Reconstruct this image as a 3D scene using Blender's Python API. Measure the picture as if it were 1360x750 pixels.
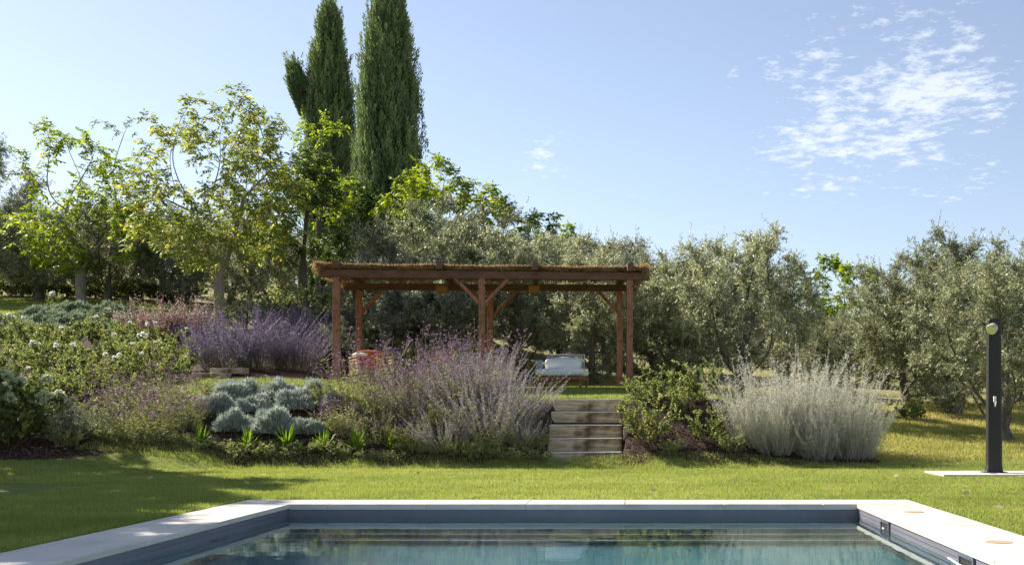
import bpy, bmesh, math, random
import numpy as np
from mathutils import Vector, Matrix

for o in list(bpy.data.objects): bpy.data.objects.remove(o)
S = bpy.context.scene
C = S.collection
R = math.radians
F, H, VX, VY = 1500.0, 0.83, 851.0, 552.0      # focal length (photo pixels), eye height, vanishing point

# ------------------------------------------------------------------ camera
cam = bpy.data.cameras.new('camera'); camo = bpy.data.objects.new('camera', cam); C.objects.link(camo)
camo.location = (0, 0, H); camo.rotation_euler = (R(90), 0, 0)
cam.sensor_width = 36; cam.lens = F/1360*36
cam.shift_x = (680-VX)/1360; cam.shift_y = (VY-375)/1360
cam.clip_end = 3000; cam.clip_start = 0.05
S.camera = camo
# ------------------------------------------------------------------ light
SUN_AZ, SUN_EL = -52.0, 37.0                   # degrees from +Y towards +X
w = bpy.data.worlds.new('World'); S.world = w; w.use_nodes = True
nt = w.node_tree; nt.nodes.clear()
def N(nt, typ, **kw):
    n = nt.nodes.new(typ)
    for k, v in kw.items(): setattr(n, k, v)
    return n
def mathn(nt, op, a, b=None, c=None, clamp=False):
    n = N(nt, 'ShaderNodeMath', operation=op, use_clamp=clamp)
    for i, v in enumerate((a, b, c)):
        if v is None: continue
        if isinstance(v, (int, float)): n.inputs[i].default_value = v
        else: nt.links.new(v, n.inputs[i])
    return n.outputs[0]
sky = N(nt, 'ShaderNodeTexSky', sky_type='NISHITA', sun_disc=False)
sky.sun_elevation = R(SUN_EL); sky.sun_rotation = R(SUN_AZ)
sky.altitude = 250; sky.air_density = 1.0; sky.dust_density = 0.35; sky.ozone_density = 2.6
bg = N(nt, 'ShaderNodeBackground'); bg.inputs[1].default_value = 0.088
tc = N(nt, 'ShaderNodeTexCoord')
sep = N(nt, 'ShaderNodeSeparateXYZ'); nt.links.new(tc.outputs['Generated'], sep.inputs[0])
zc = mathn(nt, 'ADD', mathn(nt, 'MAXIMUM', sep.outputs[2], 0.0), 0.04)
u = mathn(nt, 'DIVIDE', sep.outputs[0], zc); v = mathn(nt, 'DIVIDE', sep.outputs[1], zc)
comb = N(nt, 'ShaderNodeCombineXYZ'); nt.links.new(u, comb.inputs[0]); nt.links.new(v, comb.inputs[1])
def wnoise(scale, detail, rough, off=0.0):
    m = N(nt, 'ShaderNodeMapping'); m.inputs['Location'].default_value = (off, off*1.7, 0)
    m.inputs['Rotation'].default_value = (0, 0, R(-14))
    m.inputs['Scale'].default_value = (1.0, 0.85, 1)
    nt.links.new(comb.outputs[0], m.inputs[0])
    n = N(nt, 'ShaderNodeTexNoise'); n.inputs['Scale'].default_value = scale
    n.inputs['Detail'].default_value = detail; n.inputs['Roughness'].default_value = rough
    nt.links.new(m.outputs[0], n.inputs['Vector']); return n.outputs['Fac']
# the altocumulus patch lies around one direction of the sky
def patch(px, py, rad):
    d = Vector(((px-VX)/F, 1, (VY-py)/F)).normalized()
    vm = N(nt, 'ShaderNodeVectorMath', operation='DISTANCE')
    nt.links.new(tc.outputs['Generated'], vm.inputs[0]); vm.inputs[1].default_value = d
    return mathn(nt, 'SUBTRACT', 1.0, mathn(nt, 'DIVIDE', vm.outputs['Value'], rad))
p1 = mathn(nt, 'MAXIMUM', patch(1100, 150, 0.075), patch(1225, 135, 0.080))
p1 = mathn(nt, 'MAXIMUM', p1, mathn(nt, 'SUBTRACT', patch(730, 222, 0.06), 0.62))
fine = wnoise(15.0, 8, 0.66); mid = wnoise(3.0, 3, 0.5, 3.1)
val = mathn(nt, 'ADD', fine, mathn(nt, 'MULTIPLY', mathn(nt, 'SUBTRACT', mid, 0.5), 0.55))
val = mathn(nt, 'ADD', val, mathn(nt, 'MULTIPLY', mathn(nt, 'MAXIMUM', p1, -0.45), 0.30))
cl = mathn(nt, 'MULTIPLY', mathn(nt, 'SUBTRACT', val, 0.592, clamp=True), 5.2, clamp=True)
cl = mathn(nt, 'MULTIPLY', cl, 0.64)
veil = mathn(nt, 'MULTIPLY', wnoise(1.3, 5, 0.6, 7.0), 0.05)
cl = mathn(nt, 'MAXIMUM', cl, veil)
mx = N(nt, 'ShaderNodeMix', data_type='RGBA'); nt.links.new(cl, mx.inputs['Factor'])
hs = N(nt, 'ShaderNodeHueSaturation'); hs.inputs['Saturation'].default_value = 0.80
nt.links.new(sky.outputs[0], hs.inputs['Color'])
tv = N(nt, 'ShaderNodeVectorMath', operation='MULTIPLY'); nt.links.new(hs.outputs[0], tv.inputs[0]); tv.inputs[1].default_value = (0.985, 0.95, 0.955)
nt.links.new(tv.outputs[0], mx.inputs[6]); mx.inputs[7].default_value = (6.6, 6.9, 7.3, 1)
nt.links.new(mx.outputs[2], bg.inputs[0])
wo = N(nt, 'ShaderNodeOutputWorld'); nt.links.new(bg.outputs[0], wo.inputs[0])

sl = bpy.data.lights.new('sun', 'SUN'); sl.energy = 5.0; sl.angle = R(0.53); sl.color = (1, 0.93, 0.82)
so = bpy.data.objects.new('sun', sl); C.objects.link(so)
sd = Vector((math.sin(R(SUN_AZ))*math.cos(R(SUN_EL)), math.cos(R(SUN_AZ))*math.cos(R(SUN_EL)), math.sin(R(SUN_EL))))
so.rotation_euler = sd.to_track_quat('Z', 'Y').to_euler(); so.location = (-20, 20, 20)
S.view_settings.view_transform = 'Standard'; S.view_settings.look = 'None'
S.view_settings.exposure = 0.93; S.view_settings.gamma = 1
S.render.engine = 'CYCLES'
S.cycles.max_bounces = 10; S.cycles.caustics_refractive = True; S.cycles.sample_clamp_indirect = 4.0; S.cycles.diffuse_bounces = 6; S.cycles.glossy_bounces = 3
S.cycles.transmission_bounces = 4; S.cycles.transparent_max_bounces = 8

# ------------------------------------------------------------------ materials
def mat(name):
    m = bpy.data.materials.new(name); m.use_nodes = True
    t = m.node_tree; t.nodes.clear()
    o = N(t, 'ShaderNodeOutputMaterial'); b = N(t, 'ShaderNodeBsdfPrincipled')
    t.links.new(b.outputs[0], o.inputs[0]); return m, t, b, o
def ramp(t, fac, stops):
    r = N(t, 'ShaderNodeValToRGB'); e = r.color_ramp.elements
    while len(e) < len(stops): e.new(0.5)
    for k, (p, c) in enumerate(stops): e[k].position = p; e[k].color = (*c, 1)
    t.links.new(fac, r.inputs[0]); return r.outputs[0]
def noise(t, scale, detail=4, rough=0.55, mapscale=(1, 1, 1), coord='Object'):
    c = N(t, 'ShaderNodeTexCoord'); mp = N(t, 'ShaderNodeMapping'); mp.inputs['Scale'].default_value = mapscale
    t.links.new(c.outputs[coord], mp.inputs[0])
    n = N(t, 'ShaderNodeTexNoise'); n.inputs['Scale'].default_value = scale
    n.inputs['Detail'].default_value = detail; n.inputs['Roughness'].default_value = rough
    t.links.new(mp.outputs[0], n.inputs['Vector']); return n.outputs['Fac']
def bump(t, b, fac, strength=0.3, dist=0.02):
    n = N(t, 'ShaderNodeBump'); n.inputs['Strength'].default_value = strength; n.inputs['Distance'].default_value = dist
    t.links.new(fac, n.inputs['Height']); t.links.new(n.outputs[0], b.inputs['Normal'])
GAIN = {'walnut_leaf': 1.35, 'thin_leaf': 1.25, 'yellow_green_leaf': 1.3, 'olive_leaf': 1.85, 'grey_olive_leaf': 1.85, 'cypress_spray': 1.75, 'dark_leaf': 1.1, 'rose_leaf': 1.3, 'santolina': 1.0, 'blue_grey_leaf': 1.25, 'hydrangea_petal': 1.3, 'silver_leaf': 1.3, 'soft_leaf': 1.15}
def leaf_mat(name, stops, trans=0.4, tmul=(1.5, 1.5, 0.9), rough=0.5, spec=0.4, objvar=0.0):
    m, t, b, o = mat(name)
    a = N(t, 'ShaderNodeAttribute', attribute_name='tint')
    n = noise(t, 1.1, 2)
    f = mathn(t, 'ADD', a.outputs['Fac'], mathn(t, 'MULTIPLY', mathn(t, 'SUBTRACT', n, 0.5), 0.5), clamp=True)
    if objvar:
        oi = N(t, 'ShaderNodeObjectInfo')
        f = mathn(t, 'ADD', f, mathn(t, 'MULTIPLY', mathn(t, 'SUBTRACT', oi.outputs['Random'], 0.5), objvar), clamp=True)
    col = ramp(t, f, [(p_, tuple(min(0.86, c_*GAIN.get(name, 1.0)) for c_ in cc)) for p_, cc in stops])
    t.links.new(col, b.inputs['Base Color']); b.inputs['Roughness'].default_value = rough
    b.inputs['Specular IOR Level'].default_value = spec
    tr = N(t, 'ShaderNodeBsdfTranslucent')
    vm = N(t, 'ShaderNodeVectorMath', operation='MULTIPLY'); t.links.new(col, vm.inputs[0]); vm.inputs[1].default_value = tmul
    t.links.new(vm.outputs[0], tr.inputs[0])
    mxs = N(t, 'ShaderNodeMixShader'); mxs.inputs[0].default_value = trans
    t.links.new(b.outputs[0], mxs.inputs[1]); t.links.new(tr.outputs[0], mxs.inputs[2])
    t.links.new(mxs.outputs[0], o.inputs[0]); return m
def plain(name, col, rough=0.6, var=0.25, scale=6, metal=0.0, bs=0.15, mapscale=(1, 1, 1)):
    m, t, b, o = mat(name); n = noise(t, scale, 5, 0.6, mapscale)
    lo = tuple(c*(1-var) for c in col); hi = tuple(min(1, c*(1+var)) for c in col)
    t.links.new(ramp(t, n, [(0.3, lo), (0.7, hi)]), b.inputs['Base Color'])
    b.inputs['Roughness'].default_value = rough; b.inputs['Metallic'].default_value = metal
    if bs: bump(t, b, n, bs, 0.01)
    return m
def wood(name, dark, light, mapscale, scale=9, rough=0.6, knots=None):
    m, t, b, o = mat(name); n = noise(t, scale, 6, 0.65, mapscale); n2 = noise(t, 2.3, 3)
    f = mathn(t, 'ADD', mathn(t, 'MULTIPLY', n, 0.7), mathn(t, 'MULTIPLY', n2, 0.3))
    col = ramp(t, f, [(0.34, dark), (0.62, light)])
    if knots:
        k = noise(t, knots, 3, 0.7, (1, 1, 1.6)); mk = ramp(t, k, [(0.56, (0, 0, 0)), (0.68, (1, 1, 1))])
        mxx = N(t, 'ShaderNodeMix', data_type='RGBA'); t.links.new(mk, mxx.inputs['Factor']); t.links.new(col, mxx.inputs[6])
        mxx.inputs[7].default_value = (*[c*0.35 for c in dark], 1); col = mxx.outputs[2]
    t.links.new(col, b.inputs['Base Color']); b.inputs['Roughness'].default_value = rough
    bump(t, b, n, 0.35, 0.008); return m

M = {}
M['walnut'] = leaf_mat('walnut_leaf', [(0.0, (0.09, 0.125, 0.035)), (0.45, (0.20, 0.245, 0.055)), (0.80, (0.37, 0.37, 0.08)), (0.94, (0.42, 0.30, 0.07)), (1.0, (0.36, 0.18, 0.06))], 0.52, (1.5, 1.45, 0.8))
M['thinleaf'] = leaf_mat('thin_leaf', [(0.0, (0.06, 0.10, 0.02)), (0.6, (0.16, 0.22, 0.03)), (0.9, (0.36, 0.30, 0.04)), (1.0, (0.40, 0.16, 0.04))], 0.5)
M['yellowleaf'] = leaf_mat('yellow_green_leaf', [(0.0, (0.08, 0.13, 0.012)), (0.5, (0.22, 0.29, 0.02)), (1.0, (0.42, 0.43, 0.03))], 0.52, (1.45, 1.4, 0.8))
M['olive'] = leaf_mat('olive_leaf', [(0.0, (0.06, 0.07, 0.042)), (0.45, (0.155, 0.168, 0.105)), (0.8, (0.28, 0.29, 0.20)), (1.0, (0.52, 0.52, 0.42))], 0.40, (1.25, 1.25, 0.85), 0.42, 0.6, 0.3)
M['oliveg'] = leaf_mat('grey_olive_leaf', [(0.0, (0.065, 0.075, 0.052)), (0.45, (0.155, 0.168, 0.125)), (0.8, (0.275, 0.29, 0.23)), (1.0, (0.50, 0.51, 0.44))], 0.38, (1.2, 1.2, 0.9), 0.42, 0.6, 0.3)
M['dark'] = leaf_mat('dark_leaf', [(0.0, (0.035, 0.06, 0.018)), (0.6, (0.095, 0.15, 0.03)), (1.0, (0.20, 0.26, 0.045))], 0.38)
M['cypress'] = leaf_mat('cypress_spray', [(0.0, (0.055, 0.08, 0.042)), (0.5, (0.125, 0.165, 0.08)), (1.0, (0.25, 0.285, 0.12))], 0.25, rough=0.65, spec=0.2)
M['rose'] = leaf_mat('rose_leaf', [(0.0, (0.07, 0.11, 0.025)), (0.5, (0.18, 0.21, 0.085)), (0.85, (0.34, 0.355, 0.16)), (1.0, (0.26, 0.18, 0.08))], 0.45)
M['hydleaf'] = leaf_mat('hydrangea_leaf', [(0.0, (0.07, 0.10, 0.035)), (0.6, (0.17, 0.22, 0.06)), (1.0, (0.34, 0.32, 0.08))], 0.35)
M['hydflower'] = leaf_mat('hydrangea_petal', [(0.0, (0.42, 0.48, 0.24)), (1.0, (0.78, 0.80, 0.52))], 0.3, (1, 1, 1))
M['silver'] = leaf_mat('silver_leaf', [(0.0, (0.27, 0.27, 0.22)), (0.5, (0.50, 0.49, 0.43)), (1.0, (0.66, 0.64, 0.58))], 0.40, (1.15, 1.15, 1.05))
M['santolina'] = leaf_mat('blue_grey_leaf', [(0.0, (0.17, 0.19, 0.17)), (0.5, (0.38, 0.42, 0.38)), (1.0, (0.64, 0.67, 0.61))], 0.25, (1.1, 1.15, 1.0))
M['lavender'] = leaf_mat('lavender_leaf', [(0.0, (0.13, 0.16, 0.11)), (0.5, (0.26, 0.31, 0.22)), (1.0, (0.44, 0.47, 0.38))], 0.3, (1.1, 1.2, 0.9))
M['sageflower'] = leaf_mat('sage_flower', [(0.0, (0.25, 0.18, 0.30)), (0.5, (0.49, 0.39, 0.52)), (1.0, (0.74, 0.65, 0.70))], 0.35, (1.1, 1.0, 1.1))
M['sagedark'] = leaf_mat('sage_flower_blue', [(0.0, (0.10, 0.09, 0.22)), (0.5, (0.20, 0.18, 0.36)), (1.0, (0.40, 0.36, 0.55))], 0.35, (1.1, 1.0, 1.1))
M['sagestem'] = leaf_mat('sage_stem', [(0.0, (0.30, 0.26, 0.26)), (1.0, (0.62, 0.56, 0.54))], 0.1)
M['verbflower'] = leaf_mat('verbena_flower', [(0.0, (0.10, 0.05, 0.085)), (0.55, (0.24, 0.13, 0.25)), (1.0, (0.50, 0.32, 0.48))], 0.3, (1.2, 1, 1.2))
M['verbstem'] = leaf_mat('verbena_stem', [(0.0, (0.22, 0.20, 0.10)), (1.0, (0.58, 0.48, 0.32))], 0.1)
M['gaura'] = leaf_mat('gaura_flower', [(0.0, (0.22, 0.12, 0.10)), (0.5, (0.46, 0.32, 0.28)), (0.8, (0.80, 0.68, 0.66)), (1.0, (0.86, 0.80, 0.80))], 0.4, (1.1, 1, 1))
M['gaurastem'] = leaf_mat('gaura_stem', [(0.0, (0.14, 0.07, 0.05)), (1.0, (0.30, 0.18, 0.11))], 0.2)
M['lily'] = leaf_mat('daylily_leaf', [(0.0, (0.09, 0.17, 0.015)), (1.0, (0.26, 0.38, 0.04))], 0.45)
M['weed'] = leaf_mat('soft_leaf', [(0.0, (0.10, 0.13, 0.04)), (0.5, (0.24, 0.27, 0.10)), (1.0, (0.42, 0.42, 0.22))], 0.4)
M['white'] = leaf_mat('white_petal', [(0.0, (0.82, 0.82, 0.78)), (1.0, (0.86, 0.86, 0.84))], 0.5, (1, 1, 1))
M['grass'] = leaf_mat('grass_blade', [(0.0, (0.17, 0.21, 0.05)), (0.5, (0.33, 0.38, 0.10)), (0.92, (0.47, 0.48, 0.17)), (1.0, (0.56, 0.50, 0.28))], 0.46, (1.25, 1.25, 0.8), 0.45, 0.4)
M['drygrass'] = leaf_mat('dry_grass_blade', [(0.0, (0.20, 0.22, 0.05)), (0.45, (0.38, 0.36, 0.11)), (1.0, (0.62, 0.46, 0.24))], 0.4)
M['bark'] = plain('grey_bark', (0.13, 0.11, 0.085), 0.85, 0.5, 10, bs=0.8, mapscale=(1, 1, 0.3))
M['palebark'] = plain('pale_bark', (0.27, 0.235, 0.195), 0.85, 0.4, 10, bs=0.6, mapscale=(1, 1, 0.3))
M['darkbark'] = plain('dark_bark', (0.09, 0.075, 0.06), 0.9, 0.5, 10, bs=0.8, mapscale=(1, 1, 0.3))
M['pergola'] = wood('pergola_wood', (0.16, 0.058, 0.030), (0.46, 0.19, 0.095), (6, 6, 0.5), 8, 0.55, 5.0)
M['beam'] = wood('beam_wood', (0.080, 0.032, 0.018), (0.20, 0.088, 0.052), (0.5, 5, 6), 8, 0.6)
M['teak'] = wood('teak_wood', (0.16, 0.06, 0.025), (0.32, 0.14, 0.06), (3, 3, 3), 8, 0.5)
M['palewood'] = wood('pale_wood', (0.45, 0.31, 0.17), (0.62, 0.46, 0.28), (3, 3, 3), 8, 0.55)
M['wicker'] = wood('wicker_wood', (0.28, 0.12, 0.03), (0.50, 0.25, 0.07), (1, 1, 12), 12, 0.6)
M['reed'] = leaf_mat('reed_straw', [(0.0, (0.26, 0.16, 0.09)), (0.5, (0.48, 0.33, 0.19)), (1.0, (0.70, 0.55, 0.36))], 0.3, (1.1, 1, 0.8), 0.7, 0.2)
M['cushion'] = plain('white_fabric', (0.90, 0.89, 0.87), 0.9, 0.05, 30, bs=0.2)
M['orange'] = plain('orange_fabric', (0.60, 0.13, 0.035), 0.9, 0.15, 20)
M['red'] = plain('red_fabric', (0.55, 0.045, 0.035), 0.9, 0.15, 20)
M['greyfab'] = plain('grey_patterned_fabric', (0.42, 0.42, 0.42), 0.9, 0.8, 14)
M['rope'] = plain('grey_rope', (0.32, 0.34, 0.38), 0.8, 0.2, 20)
M['black'] = plain('black_paint', (0.014, 0.014, 0.016), 0.55, 0.2, 12, bs=0.05)
M['showerhead'] = plain('shower_head_cream', (0.60, 0.50, 0.36), 0.4, 0.1, 12, bs=0.02)
M['chrome'] = plain('chrome', (0.75, 0.77, 0.80), 0.15, 0.05, 3, metal=1.0, bs=0)
M['skimmer'] = plain('skimmer_plastic', (0.12, 0.13, 0.16), 0.4, 0.1, 8, bs=0)
M['void'] = plain('dark_opening', (0.012, 0.012, 0.014), 0.8, 0.1, 8, bs=0)
M['lid'] = plain('lid_stone', (0.46, 0.33, 0.20), 0.7, 0.15, 8)
M['hose'] = plain('drip_hose', (0.13, 0.07, 0.045), 0.5, 0.2, 8, bs=0)
M['chip'] = leaf_mat('bark_chip', [(0.0, (0.035, 0.020, 0.015)), (0.6, (0.12, 0.07, 0.055)), (1.0, (0.26, 0.18, 0.14))], 0.05, rough=0.9, spec=0.1)

# sleepers: weathered grey oak with dark stains
m, t, b, o = mat('sleeper_wood')
n = noise(t, 7, 7, 0.7, (0.35, 3, 4)); n2 = noise(t, 1.9, 3, 0.5, (1, 1, 1.2)); n3 = noise(t, 28, 4, 0.6)
col = ramp(t, n, [(0.32, (0.28, 0.20, 0.12)), (0.5, (0.52, 0.41, 0.27)), (0.7, (0.70, 0.58, 0.42))])
st = ramp(t, n2, [(0.54, (1, 1, 1)), (0.66, (0.25, 0.20, 0.16))])
mm = N(t, 'ShaderNodeMix', data_type='RGBA', blend_type='MULTIPLY'); mm.inputs['Factor'].default_value = 1
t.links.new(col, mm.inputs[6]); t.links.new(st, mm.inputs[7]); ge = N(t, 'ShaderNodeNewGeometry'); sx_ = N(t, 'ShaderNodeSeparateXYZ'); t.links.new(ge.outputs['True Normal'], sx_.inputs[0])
m2 = N(t, 'ShaderNodeMix', data_type='RGBA'); t.links.new(mathn(t, 'MULTIPLY', mathn(t, 'GREATER_THAN', sx_.outputs[2], 0.6), 0.85), m2.inputs['Factor']); t.links.new(mm.outputs[2], m2.inputs[6]); m2.inputs[7].default_value = (0.66, 0.62, 0.54, 1)  # upward faces painted paler to imitate sunlight on treads and top edges
t.links.new(m2.outputs[2], b.inputs['Base Color'])
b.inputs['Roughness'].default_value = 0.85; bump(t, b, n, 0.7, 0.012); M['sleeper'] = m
# coping: pale travertine
m, t, b, o = mat('travertine')
n = noise(t, 3.0, 6, 0.6, (1, 0.35, 1)); n2 = noise(t, 40, 3, 0.6)
gi = N(t, 'ShaderNodeNewGeometry')
nn_ = mathn(t, 'ADD', n, mathn(t, 'MULTIPLY', mathn(t, 'SUBTRACT', gi.outputs['Random Per Island'], 0.5), 0.22))
n4 = noise(t, 55, 3, 0.7); nn_ = mathn(t, 'ADD', nn_, mathn(t, 'MULTIPLY', mathn(t, 'SUBTRACT', n4, 0.5), 0.18))
t.links.new(ramp(t, nn_, [(0.22, (0.50, 0.455, 0.39)), (0.5, (0.64, 0.595, 0.52)), (0.78, (0.71, 0.665, 0.59))]), b.inputs['Base Color'])
b.inputs['Roughness'].default_value = 0.55; bump(t, b, n2, 0.12, 0.003); M['stone'] = m
m, t, b, o = mat('pool_liner')
n = noise(t, 2.0, 3); t.links.new(ramp(t, n, [(0.3, (0.155, 0.152, 0.185)), (0.7, (0.20, 0.195, 0.23))]), b.inputs['Base Color'])
b.inputs['Roughness'].default_value = 0.5; M['liner'] = m
m, t, b, o = mat('pool_floor')
n = noise(t, 2.0, 3); t.links.new(ramp(t, n, [(0.3, (0.17, 0.35, 0.40)), (0.7, (0.22, 0.42, 0.47))]), b.inputs['Base Color'])
b.inputs['Roughness'].default_value = 0.7; M['floor'] = m
M['nosing'] = plain('step_nosing', (0.62, 0.68, 0.68), 0.5, 0.05, 3, bs=0)
# water
m, t, b, o = mat('water'); t.nodes.remove(b)
gl = N(t, 'ShaderNodeBsdfGlass'); gl.inputs['Roughness'].default_value = 0.0; gl.inputs['IOR'].default_value = 1.333; gl.inputs['Color'].default_value = (0.86, 0.97, 0.98, 1)
n = noise(t, 2.2, 3, 0.5, (1.0, 1.6, 1)); bp = N(t, 'ShaderNodeBump'); bp.inputs['Strength'].default_value = 0.035; bp.inputs['Distance'].default_value = 0.03
t.links.new(n, bp.inputs['Height']); t.links.new(bp.outputs[0], gl.inputs['Normal'])
t.links.new(gl.outputs[0], o.inputs[0]); M['water'] = m
def soil(name, stops, scale=3, bs=0.5):
    m, t, b, o = mat(name); n = noise(t, scale, 8, 0.7)
    t.links.new(ramp(t, n, stops), b.inputs['Base Color']); b.inputs['Roughness'].default_value = 0.95
    b.inputs['Specular IOR Level'].default_value = 0.1
    bump(t, b, noise(t, 30, 5, 0.7), bs, 0.03); return m
M['lawn'] = soil('lawn_turf', [(0.3, (0.14, 0.175, 0.04)), (0.55, (0.20, 0.235, 0.06)), (0.75, (0.28, 0.29, 0.09))])
M['mulch'] = soil('bark_mulch_soil', [(0.3, (0.035, 0.022, 0.016)), (0.55, (0.075, 0.048, 0.036)), (0.75, (0.13, 0.09, 0.065))], 6)
M['dry'] = soil('dry_grove_soil', [(0.3, (0.15, 0.16, 0.05)), (0.5, (0.27, 0.25, 0.10)), (0.72, (0.42, 0.31, 0.17))], 1.3)

# ------------------------------------------------------------------ object helpers
def tag(o, label=None, cat=None, group=None, kind=None):
    if label: o['label'] = label
    if cat: o['category'] = cat
    if group: o['group'] = group
    if kind: o['kind'] = kind
    return o
def empty(name, loc, rz=0.0, sc=1.0):
    o = bpy.data.objects.new(name, None); C.objects.link(o); o.location = loc; o.rotation_euler = (0, 0, rz)
    o.scale = (sc, sc, sc) if isinstance(sc, (int, float)) else sc; o.empty_display_size = 0.2; return o
def link(name, me, parent=None):
    o = bpy.data.objects.new(name, me); C.objects.link(o)
    if parent is not None: o.parent = parent
    return o

class Geo:
    def __init__(s): s.v = []; s.f = []; s.t = []; s.n = 0
    def add(s, v, f, t=None):
        v = np.asarray(v, float).reshape(-1, 3); f = np.asarray(f, int).reshape(-1, 4)
        s.v.append(v); s.f.append(f+s.n); s.n += len(v)
        s.t.append(np.full(len(v), 0.5) if t is None else np.asarray(t, float).reshape(-1))
    def mesh(s, name, mat_, smooth=False):
        v = np.concatenate(s.v); f = np.concatenate(s.f); t = np.concatenate(s.t)
        me = bpy.data.meshes.new(name); me.vertices.add(len(v)); me.vertices.foreach_set('co', v.astype(np.float32).ravel())
        me.loops.add(f.size); me.loops.foreach_set('vertex_index', f.astype(np.int32).ravel())
        me.polygons.add(len(f)); me.polygons.foreach_set('loop_start', np.arange(0, f.size, 4, dtype=np.int32))
        me.polygons.foreach_set('loop_total', np.full(len(f), 4, dtype=np.int32))
        if smooth: me.polygons.foreach_set('use_smooth', np.ones(len(f), dtype=bool))
        a = me.attributes.new('tint', 'FLOAT', 'POINT'); a.data.foreach_set('value', t.astype(np.float32))
        me.update(calc_edges=True); me.materials.append(mat_); return me
def norm(a): return a/np.maximum(np.linalg.norm(a, axis=-1, keepdims=True), 1e-9)
def runit(rng, n): return norm(rng.normal(size=(n, 3)))
def perp(d, rng):
    return norm(np.cross(d, runit(rng, len(d))))
def leaves(g, p, d, L, W, rng, tint=None, side=None):
    """diamond leaves: base p, axis d"""
    n = len(p); L = np.broadcast_to(L, (n,))[:, None]; W = np.broadcast_to(W, (n,))[:, None]
    s = perp(d, rng) if side is None else side
    nn = np.cross(d, s)
    a = p; c = p+d*L; m_ = p+d*L*0.45+nn*L*0.06
    v = np.stack([a, m_+s*W/2, c, m_-s*W/2], 1)
    f = np.arange(4*n).reshape(n, 4)
    t = rng.random(n) if tint is None else tint
    g.add(v, f, np.repeat(t, 4))
def tubes(g, P, r0, r1, sides=3, tint=None, rng=None):
    """P (n,k,3) polylines, tapered radius"""
    n, k, _ = P.shape
    T = norm(np.gradient(P, axis=1)); ref = np.where(np.abs(T[..., 2:3]) > 0.9, [[[1., 0, 0]]], [[[0, 0, 1.]]])
    A = norm(np.cross(T, ref)); B = np.cross(T, A)
    rr = (np.broadcast_to(r0, (n,))[:, None]*(1-np.linspace(0, 1, k))+np.broadcast_to(r1, (n,))[:, None]*np.linspace(0, 1, k))[..., None]
    an = np.arange(sides)/sides*2*math.pi
    ring = P[:, :, None]+(A[:, :, None]*np.cos(an)[:, None]+B[:, :, None]*np.sin(an)[:, None])*rr[:, :, None]
    idx = np.arange(n*k*sides).reshape(n, k, sides)
    nx = np.roll(idx, -1, 2)
    f = np.stack([idx[:, :-1], nx[:, :-1], nx[:, 1:], idx[:, 1:]], -1)
    t = np.full(n, 0.5) if rng is None else rng.random(n)
    g.add(ring, f, np.repeat(t, k*sides))
def interp(P, i, t):
    """points and tangents on polylines i at parameter t"""
    k = P.shape[1]-1; s = np.clip(t*k, 0, k-1e-4); a = s.astype(int); fr_ = (s-a)[:, None]
    p0 = P[i, a]; p1 = P[i, a+1]; return p0*(1-fr_)+p1*fr_, norm(p1-p0)

def bm_obj(name, fn, m_, parent=None, bev=0.0, smooth=False, seg=2):
    bm = bmesh.new(); fn(bm)
    if bev: bmesh.ops.bevel(bm, geom=bm.edges[:], offset=bev, segments=seg, affect='EDGES', profile=0.6)
    me = bpy.data.meshes.new(name); bm.to_mesh(me); bm.free(); me.materials.append(m_)
    if smooth: me.polygons.foreach_set('use_smooth', [True]*len(me.polygons))
    return link(name, me, parent)
def cube(bm, c, s, rot=None):
    mt = Matrix.Translation(c) @ (rot.to_4x4() if rot else Matrix()) @ Matrix.Diagonal((*s, 1))
    bmesh.ops.create_cube(bm, size=1, matrix=mt)
def cyl(bm, a, b_, r, r2=None, seg=20):
    a = Vector(a); b_ = Vector(b_); d = b_-a
    mt = Matrix.Translation((a+b_)/2) @ d.to_track_quat('Z', 'Y').to_matrix().to_4x4()
    bmesh.ops.create_cone(bm, cap_ends=True, segments=seg, radius1=r, radius2=r if r2 is None else r2, depth=d.length, matrix=mt)
def box(name, c, s, m_, parent=None, bev=0.006, rot=None): return bm_obj(name, lambda bm: cube(bm, c, s, rot), m_, parent, bev)
def bar(name, a, b_, wx, m_, parent=None, bev=0.006):
    a = Vector(a); b_ = Vector(b_); d = b_-a; q = d.to_track_quat('Z', 'Y').to_matrix()
    return bm_obj(name, lambda bm: cube(bm, (a+b_)/2, (wx, wx, d.length), q), m_, parent, bev)

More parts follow.
